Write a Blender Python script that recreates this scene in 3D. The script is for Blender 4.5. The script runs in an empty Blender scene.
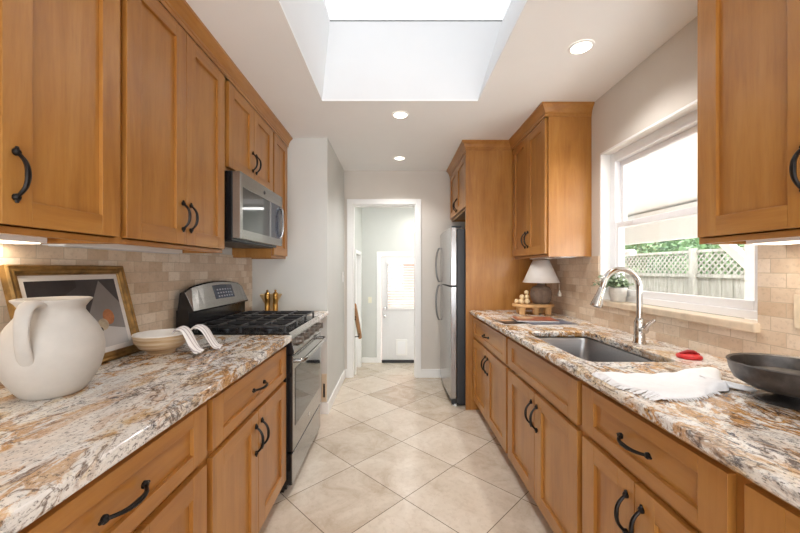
import bpy, bmesh, math, random
from mathutils import Vector, Matrix
random.seed(7)
S = bpy.context.scene
COL = S.collection

# ------------------------------------------------------------------ camera
cam_d = bpy.data.cameras.new('camera')
cam = bpy.data.objects.new('camera', cam_d); COL.objects.link(cam)
EYE = 1.28
cam.location = (0, 0, EYE); cam.rotation_euler = (math.pi/2, 0, 0)
cam_d.sensor_width = 36; cam_d.lens = 355*36/800
cam_d.shift_x = 5/800; cam_d.shift_y = 2.5/800
cam_d.clip_start = 0.02
S.camera = cam
# ------------------------------------------------------------------ world
W = bpy.data.worlds.new('sky'); S.world = W; W.use_nodes = True
wn = W.node_tree.nodes; wl = W.node_tree.links
bg = wn['Background']
tc = wn.new('ShaderNodeTexCoord'); sx = wn.new('ShaderNodeSeparateXYZ'); rp = wn.new('ShaderNodeValToRGB')
wl.new(tc.outputs['Generated'], sx.inputs[0]); wl.new(sx.outputs['Z'], rp.inputs[0]); wl.new(rp.outputs[0], bg.inputs[0])
rp.color_ramp.elements[0].position = 0.0; rp.color_ramp.elements[0].color = (.97, .98, 1, 1)
rp.color_ramp.elements[1].position = 1.0; rp.color_ramp.elements[1].color = (.94, .97, 1, 1)
bg.inputs[1].default_value = 5.4

def area(name, loc, rot, sx_, sy_, e, col=(1, 1, 1), portal=False):
    d = bpy.data.lights.new(name, 'AREA'); d.shape = 'RECTANGLE'; d.size = sx_; d.size_y = sy_
    d.energy = e; d.color = col
    o = bpy.data.objects.new(name, d); COL.objects.link(o); o.location = loc; o.rotation_euler = rot
    if portal: d.cycles.is_portal = True
    return o
PI = math.pi
area('window_portal', (1.60, 1.87, 1.58), (0, PI/2, 0), 1.1, 1.1, 1, portal=True)
area('skylight_daylight', (0.12, 1.25, 3.04), (0, 0, 0), 1.15, 2.38, 12, (.94, .97, 1), portal=True)
area('rear_fill', (0.1, -2.3, 1.0), (PI/2+.62, 0, 0), 2.6, 1.6, 62, (.89, .94, 1))  # fill light added behind the camera, tilted up to brighten the ceiling
area('laundry_fill', (0.6, 5.9, 2.35), (0, 0, 0), 1.0, 1.0, 11, (1, .99, .97))  # fill light added overhead to brighten the lower hall
S.view_settings.view_transform = 'Standard'; S.view_settings.look = 'None'
S.view_settings.gamma = 1; S.view_settings.use_curve_mapping = False
S.view_settings.exposure = 0.9
S.cycles.max_bounces = 10; S.cycles.diffuse_bounces = 6; S.cycles.transparent_max_bounces = 12
S.cycles.caustics_reflective = False; S.cycles.caustics_refractive = False
S.cycles.sample_clamp_indirect = 6

# ------------------------------------------------------------------ materials
def lin(c):
    def f(v):
        v /= 255.0
        return v/12.92 if v <= .04045 else ((v+.055)/1.055)**2.4
    return (f(c[0]), f(c[1]), f(c[2]), 1)
def newmat(name):
    m = bpy.data.materials.new(name); m.use_nodes = True
    nt = m.node_tree; b = nt.nodes['Principled BSDF']
    return m, nt, b
def mix(nt, a, b, fac, mode='MIX'):
    n = nt.nodes.new('ShaderNodeMix'); n.data_type = 'RGBA'; n.blend_type = mode
    for idx, v in ((0, fac), (6, a), (7, b)):
        if hasattr(v, 'is_output') or hasattr(v, 'links'): nt.links.new(v, n.inputs[idx])
        else: n.inputs[idx].default_value = v
    return n.outputs[2]
def noise(nt, vec, scale, detail=4, rough=.55, dist=0.0):
    n = nt.nodes.new('ShaderNodeTexNoise'); n.inputs['Scale'].default_value = scale
    n.inputs['Detail'].default_value = detail; n.inputs['Roughness'].default_value = rough
    n.inputs['Distortion'].default_value = dist
    if vec is not None: nt.links.new(vec, n.inputs['Vector'])
    return n.outputs[0]
def ramp(nt, fac, stops):
    r = nt.nodes.new('ShaderNodeValToRGB'); cr = r.color_ramp
    while len(cr.elements) < len(stops): cr.elements.new(.5)
    for e, (p, c) in zip(cr.elements, stops):
        e.position = p; e.color = c if len(c) == 4 else (*c, 1)
    nt.links.new(fac, r.inputs[0]); return r.outputs[0]
def ocoord(nt, scale=(1, 1, 1), rot=(0, 0, 0), loc=(0, 0, 0)):
    t = nt.nodes.new('ShaderNodeTexCoord'); mp = nt.nodes.new('ShaderNodeMapping')
    mp.inputs['Scale'].default_value = scale; mp.inputs['Rotation'].default_value = rot; mp.inputs['Location'].default_value = loc
    nt.links.new(t.outputs['Object'], mp.inputs[0]); return mp.outputs[0]
def bump(nt, b, h, strength=.2, dist=.01):
    n = nt.nodes.new('ShaderNodeBump'); n.inputs['Strength'].default_value = strength; n.inputs['Distance'].default_value = dist
    nt.links.new(h, n.inputs['Height']); nt.links.new(n.outputs[0], b.inputs['Normal'])
def plain(name, rgb, rough=.5, metal=0, var=.06, nscale=30, bmp=0, spec=.5, coat=0):
    m, nt, b = newmat(name)
    v = ocoord(nt); n = noise(nt, v, nscale)
    c = lin(rgb); d = tuple(x*(1-var) for x in c[:3])+(1,); e = tuple(min(1, x*(1+var)) for x in c[:3])+(1,)
    nt.links.new(ramp(nt, n, [(.3, d), (.7, e)]), b.inputs['Base Color'])
    b.inputs['Roughness'].default_value = rough; b.inputs['Metallic'].default_value = metal
    b.inputs['Specular IOR Level'].default_value = spec; b.inputs['Coat Weight'].default_value = coat
    if bmp: bump(nt, b, n, bmp, .004)
    return m
def wood(name, axis, tones):
    m, nt, b = newmat(name)
    sc = [9, 9, 9]; sc[axis] = .9
    v = ocoord(nt, tuple(sc))
    n1 = noise(nt, v, 1.6, 6, .6, .6)
    fine = noise(nt, ocoord(nt, tuple(x*7 for x in sc)), 1.5, 3, .6)
    blot = noise(nt, ocoord(nt, (1, 1, 1)), 5, 3, .5)
    col = ramp(nt, n1, [(.25, lin(tones[0])), (.5, lin(tones[1])), (.78, lin(tones[2]))])
    col = mix(nt, col, lin(tones[3]), ramp(nt, fine, [(.45, (0, 0, 0)), (.8, (.28, .28, .28))]))
    col = mix(nt, col, lin(tones[2]), ramp(nt, blot, [(.45, (0, 0, 0)), (.75, (.4, .4, .4))]))
    oi = nt.nodes.new('ShaderNodeObjectInfo')
    col = mix(nt, col, lin(tones[0]), ramp(nt, oi.outputs['Random'], [(0, (0, 0, 0)), (1, (.3, .3, .3))]))
    nt.links.new(col, b.inputs['Base Color'])
    b.inputs['Roughness'].default_value = .34; b.inputs['Coat Weight'].default_value = .25; b.inputs['Coat Roughness'].default_value = .25
    bump(nt, b, fine, .05, .002)
    return m
HONEY = [(145, 92, 38), (170, 115, 51), (188, 137, 71), (130, 77, 31)]
WV = wood('wood_vertical', 2, HONEY); WH = wood('wood_along', 1, HONEY); WX = wood('wood_across', 0, HONEY)
WOOD = [WV, WH, WX]
WDARK = plain('wood_shadow_gap', (120, 70, 34), .6)

def granite():
    m, nt, b = newmat('granite')
    base = ocoord(nt, (1.25, .62, 1.25), (0, 0, .14))
    warp = nt.nodes.new('ShaderNodeTexNoise'); warp.inputs['Scale'].default_value = 5; warp.inputs['Detail'].default_value = 3
    nt.links.new(base, warp.inputs['Vector'])
    va = nt.nodes.new('ShaderNodeVectorMath'); va.operation = 'MULTIPLY_ADD'
    nt.links.new(warp.outputs['Color'], va.inputs[0]); va.inputs[1].default_value = (.22, .22, .22); nt.links.new(base, va.inputs[2])
    v = va.outputs[0]
    def gray(a): return (a, a, a)
    col = ramp(nt, noise(nt, v, 9, 6, .65, .3), [(.34, lin((212, 188, 150))), (.43, lin((226, 214, 194))), (.50, lin((232, 229, 224)))])
    zone = noise(nt, ocoord(nt, (1, .55, 1)), 3.0, 3, .5)
    om = ramp(nt, noise(nt, v, 10, 7, .68, .5), [(.48, gray(0)), (.52, gray(1)), (.59, gray(.9)), (.63, gray(.0))])
    om = mix(nt, (0, 0, 0, 1), om, ramp(nt, zone, [(.48, gray(1)), (.66, gray(.45))]))
    col = mix(nt, col, lin((188, 136, 66)), om)
    om2 = ramp(nt, noise(nt, v, 26, 6, .72, .3), [(.545, gray(0)), (.59, gray(.8))])
    om2 = mix(nt, (0, 0, 0, 1), om2, ramp(nt, zone, [(.42, gray(.9)), (.62, gray(.35))]))
    col = mix(nt, col, lin((140, 92, 40)), om2)
    ridge = nt.nodes.new('ShaderNodeMath'); ridge.operation = 'SUBTRACT'; nt.links.new(noise(nt, v, 6.5, 5, .6, .6), ridge.inputs[0]); ridge.inputs[1].default_value = .5
    ab = nt.nodes.new('ShaderNodeMath'); ab.operation = 'ABSOLUTE'; nt.links.new(ridge.outputs[0], ab.inputs[0])
    col = mix(nt, col, lin((92, 62, 40)), ramp(nt, ab.outputs[0], [(.0, gray(.85)), (.010, gray(.5)), (.022, gray(0))]))
    wz = ramp(nt, noise(nt, v, 7.5, 4, .6, .4), [(.53, gray(0)), (.57, gray(.7))])
    col = mix(nt, col, lin((230, 227, 221)), wz)
    dz = noise(nt, ocoord(nt, (1, .5, 1), (0, 0, 0), (3, 1, 0)), 4.2, 3, .5)
    dk = ramp(nt, noise(nt, v, 40, 8, .8, .2), [(.52, gray(0)), (.57, gray(1))])
    dk = mix(nt, (0, 0, 0, 1), dk, ramp(nt, dz, [(.46, gray(.10)), (.59, gray(1))]))
    col = mix(nt, col, lin((66, 68, 78)), dk)
    fl = noise(nt, ocoord(nt, (1, .7, 1)), 120, 5, .78)
    col = mix(nt, col, lin((60, 50, 46)), ramp(nt, fl, [(.55, gray(0)), (.62, gray(.8))]))
    col = mix(nt, col, lin((238, 234, 228)), ramp(nt, fl, [(.34, gray(.8)), (.44, gray(0))]))
    nt.links.new(col, b.inputs['Base Color'])
    b.inputs['Roughness'].default_value = .12; b.inputs['Specular IOR Level'].default_value = .5
    return m
GRANITE = granite()

def tile_wall(name, c1, c2, grout):
    m, nt, b = newmat(name)
    t = nt.nodes.new('ShaderNodeTexCoord'); s = nt.nodes.new('ShaderNodeSeparateXYZ'); c = nt.nodes.new('ShaderNodeCombineXYZ')
    nt.links.new(t.outputs['Object'], s.inputs[0]); nt.links.new(s.outputs[1], c.inputs[0]); nt.links.new(s.outputs[2], c.inputs[1])
    br = nt.nodes.new('ShaderNodeTexBrick'); nt.links.new(c.outputs[0], br.inputs['Vector'])
    br.inputs['Color1'].default_value = (0, 0, 0, 1); br.inputs['Color2'].default_value = (1, 1, 1, 1); br.inputs['Mortar'].default_value = (.5, .5, .5, 1)
    br.inputs['Scale'].default_value = 1; br.inputs['Brick Width'].default_value = .104; br.inputs['Row Height'].default_value = .0527
    br.inputs['Mortar Size'].default_value = .0016; br.inputs['Mortar Smooth'].default_value = .3
    n = noise(nt, c.outputs[0], 14, 6, .65, .4); n2 = noise(nt, c.outputs[0], 60, 4, .7)
    pick = mix(nt, br.outputs['Color'], n, .45)
    col = ramp(nt, pick, [(.1, lin(c1)), (.5, lin(tuple((a+d)//2 for a, d in zip(c1, c2)))), (.9, lin(c2))])
    col = mix(nt, col, lin(tuple(int(x*.75) for x in c1)), ramp(nt, n2, [(.52, (0, 0, 0)), (.72, (.35, .35, .35))]))
    col = mix(nt, col, lin(grout), br.outputs['Fac'])
    nt.links.new(col, b.inputs['Base Color']); b.inputs['Roughness'].default_value = .45
    inv = nt.nodes.new('ShaderNodeMath'); inv.operation = 'SUBTRACT'; inv.inputs[0].default_value = 1; nt.links.new(br.outputs['Fac'], inv.inputs[1])
    bump(nt, b, inv.outputs[0], .5, .003)
    return m
TILE = tile_wall('travertine_tile', (194, 166, 136), (240, 228, 212), (190, 172, 148))

def floor_tile():
    m, nt, b = newmat('floor_tile')
    side = .463; a = PI/4
    px, py = .05, 1.98
    rx = px*math.cos(a)-py*math.sin(a); ry = px*math.sin(a)+py*math.cos(a)
    v = ocoord(nt, (1, 1, 1), (0, 0, a), (-rx + side*20, -ry + side*20, 0))
    br = nt.nodes.new('ShaderNodeTexBrick'); nt.links.new(v, br.inputs['Vector'])
    br.offset = 0
    br.inputs['Color1'].default_value = (0, 0, 0, 1); br.inputs['Color2'].default_value = (1, 1, 1, 1)
    br.inputs['Scale'].default_value = 1; br.inputs['Brick Width'].default_value = side; br.inputs['Row Height'].default_value = side
    br.inputs['Mortar Size'].default_value = .0022; br.inputs['Mortar Smooth'].default_value = .1
    n = noise(nt, v, 5, 8, .68, .6); n2 = noise(nt, v, 28, 5, .7)
    pick = mix(nt, n, br.outputs['Color'], .25)
    col = ramp(nt, pick, [(.3, lin((184, 166, 144))), (.5, lin((210, 196, 178))), (.75, lin((226, 215, 200)))])
    col = mix(nt, col, lin((170, 150, 126)), ramp(nt, n2, [(.52, (0, 0, 0)), (.72, (.5, .5, .5))]))
    col = mix(nt, col, lin((112, 98, 84)), br.outputs['Fac'])
    nt.links.new(col, b.inputs['Base Color'])
    b.inputs['Roughness'].default_value = .22
    rr = ramp(nt, n2, [(.3, (.16, .16, .16)), (.7, (.3, .3, .3))]); nt.links.new(rr, b.inputs['Roughness'])
    inv = nt.nodes.new('ShaderNodeMath'); inv.operation = 'SUBTRACT'; inv.inputs[0].default_value = 1; nt.links.new(br.outputs['Fac'], inv.inputs[1])
    bump(nt, b, inv.outputs[0], .3, .002)
    return m
FLOOR = floor_tile()
WALLB = plain('beige_wall_paint', (212, 205, 196), .8, var=.015, nscale=4)
WALLG = plain('grey_wall_paint', (209, 210, 206), .8, var=.015, nscale=4)
WALLL = plain('pale_green_wall_paint', (203, 205, 200), .8, var=.015, nscale=4)
CEIL = plain('ceiling_paint', (242, 242, 241), .75, var=.01, nscale=4)
SHAFT = plain('shaft_paint', (232, 233, 234), .7, var=.01, nscale=4)
WHITE = plain('white_trim_paint', (240, 240, 238), .4, var=.01, nscale=6)
VINYL = plain('white_vinyl', (240, 241, 243), .35, var=.01)
SILL = plain('travertine_sill', (214, 196, 172), .35, var=.12, nscale=18)
BRONZE = plain('dark_bronze', (38, 34, 32), .38, .75, var=.2)
def steel(name, rgb=(190, 188, 184), rough=.28, axis=1):
    m, nt, b = newmat(name)
    sc = [120, 120, 120]; sc[axis] = 1.5
    n = noise(nt, ocoord(nt, tuple(sc)), 1, 2)
    c = lin(rgb)
    nt.links.new(ramp(nt, n, [(.3, tuple(x*.9 for x in c[:3])+(1,)), (.7, c)]), b.inputs['Base Color'])
    b.inputs['Metallic'].default_value = 1; b.inputs['Roughness'].default_value = rough
    bump(nt, b, n, .03, .001)
    return m
STEEL = steel('brushed_steel', (158, 155, 151), .2); STEELV = steel('brushed_steel_vertical', (182, 182, 182), .22, 2)
SINKM = steel('sink_steel', (176, 176, 178), .32, 0)
CHROME = plain('brushed_nickel', (205, 202, 198), .16, 1, var=.03)
BLACK = plain('black_enamel', (26, 25, 26), .18, var=.1)
IRON = plain('cast_iron', (46, 46, 48), .34, var=.2)
DGREY = plain('dark_grey_side', (46, 47, 50), .45, var=.05)
BGLASS = plain('black_glass', (22, 23, 26), .05, var=.02, spec=.8)
DISPLAY = plain('display_glass', (52, 58, 74), .12, var=.05)
CERAMIC = plain('matte_white_ceramic', (192, 187, 180), .75, var=.06, nscale=14, bmp=.12)
LINEN = plain('white_linen', (229, 229, 231), .9, var=.02, nscale=90, bmp=.2)
GOLD = plain('gilded_frame', (140, 108, 60), .36, .6, var=.45, nscale=22)
BRASS = plain('brass', (176, 134, 70), .28, .9, var=.08)
MATBOARD = plain('mat_board', (224, 220, 216), .6, var=.02)
def emis(name, rgb, s):
    m, nt, b = newmat(name)
    b.inputs['Base Color'].default_value = lin(rgb); b.inputs['Emission Color'].default_value = lin(rgb); b.inputs['Emission Strength'].default_value = s
    n = noise(nt, ocoord(nt), 3); nt.links.new(ramp(nt, n, [(0, lin(rgb)), (1, lin(rgb))]), b.inputs['Base Color'])
    return m
LED = emis('led_diffuser', (255, 244, 226), 6)
def thin_glass(name, tint=(1, 1, 1, 1), refl=.06):
    m = bpy.data.materials.new(name); m.use_nodes = True; nt = m.node_tree; nt.nodes.clear()
    o = nt.nodes.new('ShaderNodeOutputMaterial'); t = nt.nodes.new('ShaderNodeBsdfTransparent'); g = nt.nodes.new('ShaderNodeBsdfGlossy')
    t.inputs[0].default_value = tint; g.inputs['Roughness'].default_value = .02
    mx = nt.nodes.new('ShaderNodeMixShader'); f = nt.nodes.new('ShaderNodeLayerWeight'); f.inputs[0].default_value = .5
    pw = nt.nodes.new('ShaderNodeMath'); pw.operation = 'POWER'; pw.inputs[1].default_value = 4; nt.links.new(f.outputs['Facing'], pw.inputs[0])
    ma = nt.nodes.new('ShaderNodeMath'); ma.operation = 'MULTIPLY_ADD'; ma.inputs[1].default_value = .5; ma.inputs[2].default_value = .035; nt.links.new(pw.outputs[0], ma.inputs[0])
    nt.links.new(ma.outputs[0], mx.inputs[0]); nt.links.new(t.outputs[0], mx.inputs[1]); nt.links.new(g.outputs[0], mx.inputs[2]); nt.links.new(mx.outputs[0], o.inputs[0])
    return m
GLASS = thin_glass('window_glass')
ACRYL = thin_glass('frosted_skylight_acrylic', (.36, .36, .36, 1))

# ------------------------------------------------------------------ mesh builder
class MB:
    def __init__(s): s.bm = bmesh.new()
    def face(s, pts, mi=0):
        f = s.bm.faces.new([s.bm.verts.new(p) for p in pts]); f.material_index = mi; return f
    def box(s, x0, x1, y0, y1, z0, z1, mi=0):
        if x0 > x1: x0, x1 = x1, x0
        if y0 > y1: y0, y1 = y1, y0
        if z0 > z1: z0, z1 = z1, z0
        v = [s.bm.verts.new(p) for p in ((x0,y0,z0),(x1,y0,z0),(x1,y1,z0),(x0,y1,z0),(x0,y0,z1),(x1,y0,z1),(x1,y1,z1),(x0,y1,z1))]
        for i in ((3,2,1,0),(4,5,6,7),(0,1,5,4),(1,2,6,5),(2,3,7,6),(3,0,4,7)):
            f = s.bm.faces.new([v[k] for k in i]); f.material_index = mi
        return s
    def prism(s, pts, vec, mi=0):
        vec = Vector(vec)
        a = [s.bm.verts.new(p) for p in pts]; b = [s.bm.verts.new(Vector(p)+vec) for p in pts]
        n = len(pts); fs = [s.bm.faces.new(a[::-1]), s.bm.faces.new(b)]
        for i in range(n): fs.append(s.bm.faces.new((a[i], a[(i+1) % n], b[(i+1) % n], b[i])))
        for f in fs: f.material_index = mi
        bmesh.ops.recalc_face_normals(s.bm, faces=fs)
        return s
    def tube(s, pts, r, n=10, mi=0, caps=True, flat=1.0, up=None):
        pts = [Vector(p) for p in pts]; R = r if isinstance(r, (list, tuple)) else [r]*len(pts)
        rings = []; prev = None
        for i, p in enumerate(pts):
            t = (pts[min(i+1, len(pts)-1)] - pts[max(i-1, 0)]).normalized()
            if prev is None:
                a = Vector(up) if up else (Vector((0, 0, 1)) if abs(t.z) < .9 else Vector((1, 0, 0)))
            else: a = prev
            u = (a - t*a.dot(t)).normalized(); prev = u; w = t.cross(u)
            rings.append([s.bm.verts.new(p + u*math.cos(2*PI*k/n)*R[i]*flat + w*math.sin(2*PI*k/n)*R[i]) for k in range(n)])
        fs = []
        for a, b in zip(rings, rings[1:]):
            for k in range(n): fs.append(s.bm.faces.new((a[k], a[(k+1) % n], b[(k+1) % n], b[k])))
        if caps: fs += [s.bm.faces.new(rings[0][::-1]), s.bm.faces.new(rings[-1])]
        for f in fs: f.material_index = mi
        return s
    def lathe(s, prof, c=(0, 0, 0), n=32, mi=0, ax='z', sy=1.0):
        c = Vector(c); rings = []
        for r, h in prof:
            ring = []
            if r < 1e-5: r = 1e-5
            for k in range(n):
                a = 2*PI*k/n; p = (r*math.cos(a), r*math.sin(a)*sy, h)
                if ax == 'x': p = (h, p[0], p[1])
                elif ax == 'y': p = (p[0], h, -p[1])
                ring.append(s.bm.verts.new(c+Vector(p)))
            rings.append(ring)
        fs = []
        for a, b in zip(rings, rings[1:]):
            for k in range(n): fs.append(s.bm.faces.new((a[k], a[(k+1) % n], b[(k+1) % n], b[k])))
        for f in fs: f.material_index = mi
        return s
    def ball(s, c, r, n=14, mi=0, sz=1.0):
        m = n//2
        s.lathe([(r*math.sin(PI*i/m), -r*sz*math.cos(PI*i/m)) for i in range(m+1)], c, n, mi); return s
    def build(s, name, mats, parent=None, bevel=0, seg=2, smooth=False, sub=0, solid=0, ang=40):
        bm = s.bm
        bmesh.ops.remove_doubles(bm, verts=bm.verts, dist=2e-5) if smooth else None
        o_loc = Vector((0, 0, 0)); p = parent
        while p is not None: o_loc += p.location; p = p.parent
        bmesh.ops.translate(bm, verts=bm.verts, vec=-o_loc)
        if smooth:
            bmesh.ops.recalc_face_normals(bm, faces=bm.faces)
        me = bpy.data.meshes.new(name); bm.to_mesh(me); bm.free()
        for m in (mats if isinstance(mats, (list, tuple)) else [mats]): me.materials.append(m)
        o = bpy.data.objects.new(name, me); COL.objects.link(o)
        if parent is not None: o.parent = parent
        if smooth:
            for f in me.polygons: f.use_smooth = True
            me.set_sharp_from_angle(angle=math.radians(ang))
        if solid:
            md = o.modifiers.new('thickness', 'SOLIDIFY'); md.thickness = solid; md.offset = 0
        if bevel:
            md = o.modifiers.new('edges', 'BEVEL'); md.width = bevel; md.segments = seg; md.limit_method = 'ANGLE'; md.angle_limit = math.radians(40)
            md.harden_normals = False
        if sub:
            md = o.modifiers.new('smooth', 'SUBSURF'); md.levels = sub; md.render_levels = sub
        return o

def tag(o, label, cat, group=None, kind=None):
    o['label'] = label; o['category'] = cat
    if group: o['group'] = group
    if kind: o['kind'] = kind
    return o
def thing(name, label, cat, loc, group=None):
    o = bpy.data.objects.new(name, None); COL.objects.link(o); o.location = loc
    o.empty_display_size = .05
    return tag(o, label, cat, group)
def struct(o, label=None):
    o['kind'] = 'structure'
    if label: o['label'] = label
    return o
def dup(o, loc=None, label=None):
    r = o.copy(); COL.objects.link(r)
    if loc: r.location = loc
    if label: r['label'] = label
    for ch in list(o.children):
        c = ch.copy(); COL.objects.link(c); c.parent = r
        for g in list(ch.children):
            d = g.copy(); COL.objects.link(d); d.parent = c
    return r

# ------------------------------------------------------------------ room shell
CZ = 2.44                       # ceiling
LX, RX = -1.27, 1.385           # side walls
FY = 4.188; ST = 3.139; HX = -.598   # far wall, stub wall, hall wall
BY = -2.8
UZ = 1.368                      # underside of the wall cabinets
b = MB(); b.box(-2.6, 2.6, BY, 4.30, -.12, 0); struct(b.build('floor', FLOOR))
# ceiling with skylight opening
sx0, sx1, sy0, sy1 = -.503, .573, .10, 2.452
b = MB()
e_ = 0
for bx in ((-2.6, sx0-e_, BY, 4.30), (sx1+e_, 2.6, BY, 4.30), (sx0-e_, sx1+e_, BY, sy0-e_), (sx0-e_, sx1+e_, sy1+e_, 4.30)): b.box(*bx, CZ, CZ+.012)
struct(b.build('ceiling', CEIL))
mb = MB(); bm = mb.bm
def sloop(e, x0, x1, y0, y1, z): return [bm.verts.new(p) for p in ((x0-e, y0-e, z), (x1+e, y0-e, z), (x1+e, y1+e, z), (x0-e, y1+e, z))]
il, ih = sloop(0, sx0, sx1, sy0, sy1, CZ+.0121), sloop(0, -.45, .74, .05, sy1, 2.99)
ol, oh = sloop(.039, sx0, sx1, sy0, sy1, CZ+.0121), sloop(.039, -.45, .74, .05, sy1, 2.99)
for a, c in ((il, ih), (ih, oh), (oh, ol), (ol, il)):
    for i in range(4): bm.faces.new((a[i], a[(i+1) % 4], c[(i+1) % 4], c[i]))
bmesh.ops.recalc_face_normals(bm, faces=bm.faces)
struct(mb.build('ceiling_shaft', SHAFT))
t = thing('skylight', 'white framed skylight glazing at the top of the ceiling shaft', 'skylight', (.145, 1.25, 2.992))
b = MB()
for bx in ((-.53, -.455, -.02, 2.53), (.745, .82, -.02, 2.53), (-.455, .745, -.02, .045), (-.455, .745, 2.457, 2.53)): b.box(*bx, 2.992, 3.006)
b.build('frame', WHITE, t, bevel=.004)
MB().box(-.4545, .7445, .0455, 2.4565, 2.9935, 3.001).build('pane', ACRYL, t)

# left wall, stub, hall wall
b = MB(); b.box(LX-.1, LX, BY, ST, 0, CZ); struct(b.build('wall_left', WALLG))
b = MB(); b.box(LX-.1, HX, ST, 4.30, 0, CZ); struct(b.build('wall_hall', WALLG))
# right wall with window opening
wy0, wy1, wz0, wz1 = 1.347, 2.402, 1.05, 2.06
b = MB()
b.box(RX, RX+.14, BY, wy0, 0, CZ); b.box(RX, RX+.14, wy1, 4.30, 0, CZ); b.box(RX, RX+.14, wy0, wy1, 0, wz0); b.box(RX, RX+.14, wy0, wy1, wz1, CZ)
struct(b.build('wall_right', WALLB))
# far wall with door opening
dx0, dx1, dz = -.502, .245, 2.04
b = MB(); b.box(HX-.02, dx0, FY, FY+.11, 0, CZ); b.box(dx1, RX, FY, FY+.11, 0, CZ); b.box(dx0, dx1, FY, FY+.11, dz, CZ)
struct(b.build('wall_far', WALLB))
b = MB()
cw = .062
for y0, y1 in ((FY-.016, FY), (FY+.11, FY+.126)):
    b.box(dx0-cw, dx0, y0, y1, 0, dz+cw); b.box(dx1, dx1+cw, y0, y1, 0, dz+cw); b.box(dx0, dx1, y0, y1, dz, dz+cw)
b.box(dx0, dx0+.014, FY, FY+.11, 0, dz); b.box(dx1-.014, dx1, FY, FY+.11, 0, dz); b.box(dx0+.014, dx1-.014, FY, FY+.11, dz-.014, dz)
struct(b.build('trim_1', WHITE, bevel=.003))
# back of the space behind the camera
b = MB(); b.box(-2.6, 2.6, BY-.1, BY, 0, CZ); struct(b.build('wall_back', WALLB))
# baseboards
b = MB(); b.box(HX, HX+.013, ST+.013, FY-.02, 0, .10); struct(b.build('baseboard_left', WHITE, bevel=.003))
b = MB(); b.box(-.66, HX+.013, ST-.013, ST+.013, 0, .10); struct(b.build('baseboard_stub', WHITE, bevel=.003))
b = MB(); b.box(dx1+cw, .64, FY-.013, FY, 0, .10); b.box(HX+.013, dx0-cw, FY-.013, FY, 0, .10); struct(b.build('baseboard_far', WHITE, bevel=.003))
# backsplash tile
b = MB(); b.box(LX, LX+.009, -.4, ST-.002, .90, UZ+.02); struct(b.build('wall_left_tile', TILE))
b = MB(); b.box(RX-.009, RX, -.4, wy0, .90, UZ+.02); b.box(RX-.009, RX, wy0, wy1, .90, wz0-.012); b.box(RX-.009, RX, wy1, 3.225, .90, UZ+.0)
struct(b.build('wall_right_tile', TILE))

# lower back hall beyond the doorway
LZ = -.53; LY = 6.87
b = MB(); b.box(-1.6, 2.2, 4.30, LY+.1, LZ-.1, LZ); struct(b.build('floor_laundry', FLOOR))
b = MB()
for k in range(3):
    z = -.1325*(k+1); b.box(-.64, .60, 4.301+.26*k, 4.301+.26*(k+1), LZ+.001, z)
struct(b.build('floor_steps', FLOOR, bevel=.006))
lx = -.64
b = MB()
o0, o1, oz = 5.75, 6.55, LZ+2.06
b.box(lx-.1, lx, 4.30, o0, LZ, 2.75); b.box(lx-.1, lx, o1, LY, LZ, 2.75); b.box(lx-.1, lx, o0, o1, oz, 2.75)
struct(b.build('wall_laundry_left', WALLL))
b = MB(); b.box(lx-.9, lx-.8, 4.3, LY, LZ, 2.75); struct(b.build('wall_closet', WALLG))
b = MB()
for bx in ((o0-.065, o0, LZ, oz+.065), (o1, o1+.065, LZ, oz+.065), (o0, o1, oz, oz+.065)): b.box(lx, lx+.016, bx[0], bx[1], bx[2], bx[3])
b.box(lx-.1, lx, o0, o0+.014, LZ, oz); b.box(lx-.1, lx, o1-.014, o1, LZ, oz)
struct(b.build('trim_2', WHITE, bevel=.003))
ddx0, ddx1, ddz = -.255, .56, LZ+2.045
b = MB(); b.box(-1.6, ddx0-.02, LY, LY+.1, LZ, 2.75); b.box(ddx1+.02, 2.2, LY, LY+.1, LZ, 2.75); b.box(ddx0-.02, ddx1+.02, LY, LY+.1, ddz+.01, 2.75)
struct(b.build('wall_laundry_far', WALLL))
b = MB(); b.box(2.1, 2.2, 4.3, LY, LZ, 2.75); struct(b.build('wall_laundry_right', WALLL))
b = MB(); b.box(-1.6, 2.2, 4.30, LY+.1, 2.75, 2.8); struct(b.build('ceiling_laundry', CEIL))
b = MB()
for bx in ((ddx0-.10, ddx0-.005, LZ, ddz+.10), (ddx1+.005, ddx1+.10, LZ, ddz+.10), (ddx0-.005, ddx1+.005, ddz+.005, ddz+.10)): b.box(bx[0], bx[1], LY-.018, LY, bx[2], bx[3])
struct(b.build('trim_3', WHITE, bevel=.003))
b = MB(); b.box(lx, ddx0-.10, LY-.014, LY, LZ, LZ+.10); struct(b.build('baseboard_laundry', WHITE, bevel=.003))
# exterior door with half light, blinds, pet door
d = MB()
gy0, gy1 = LY+.006, LY+.05
gx0, gx1, gz0, gz1 = ddx0+.12, ddx1-.12, LZ+1.06, ddz-.13
d.box(ddx0, gx0, gy0, gy1, LZ+.05, ddz); d.box(gx1, ddx1, gy0, gy1, LZ+.05, ddz)
d.box(gx0, gx1, gy0, gy1, LZ+.05, gz0); d.box(gx0, gx1, gy0, gy1, gz1, ddz)
door = struct(d.build('door_1', plain('door_paint', (226, 226, 226), .4, var=.01), bevel=.003)); door['label'] = 'white half-glass exterior door with a pet flap'
MB().box(ddx0, ddx1, LY-.03, LY+.06, LZ, LZ+.045).build('threshold', DGREY, door)
MB().box(gx0, gx1, gy0+.02, gy0+.024, gz0, gz1).build('pane', GLASS, door)
b = MB()
for k in range(26):
    z = gz0+.015+k*(gz1-gz0-.05)/26
    b.prism([(gx0-.02, gy0-.032, z), (gx0-.02, gy0-.006, z+.009), (gx0-.02, gy0-.006, z+.011), (gx0-.02, gy0-.032, z+.002)], (gx1-gx0+.04, 0, 0))
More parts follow.
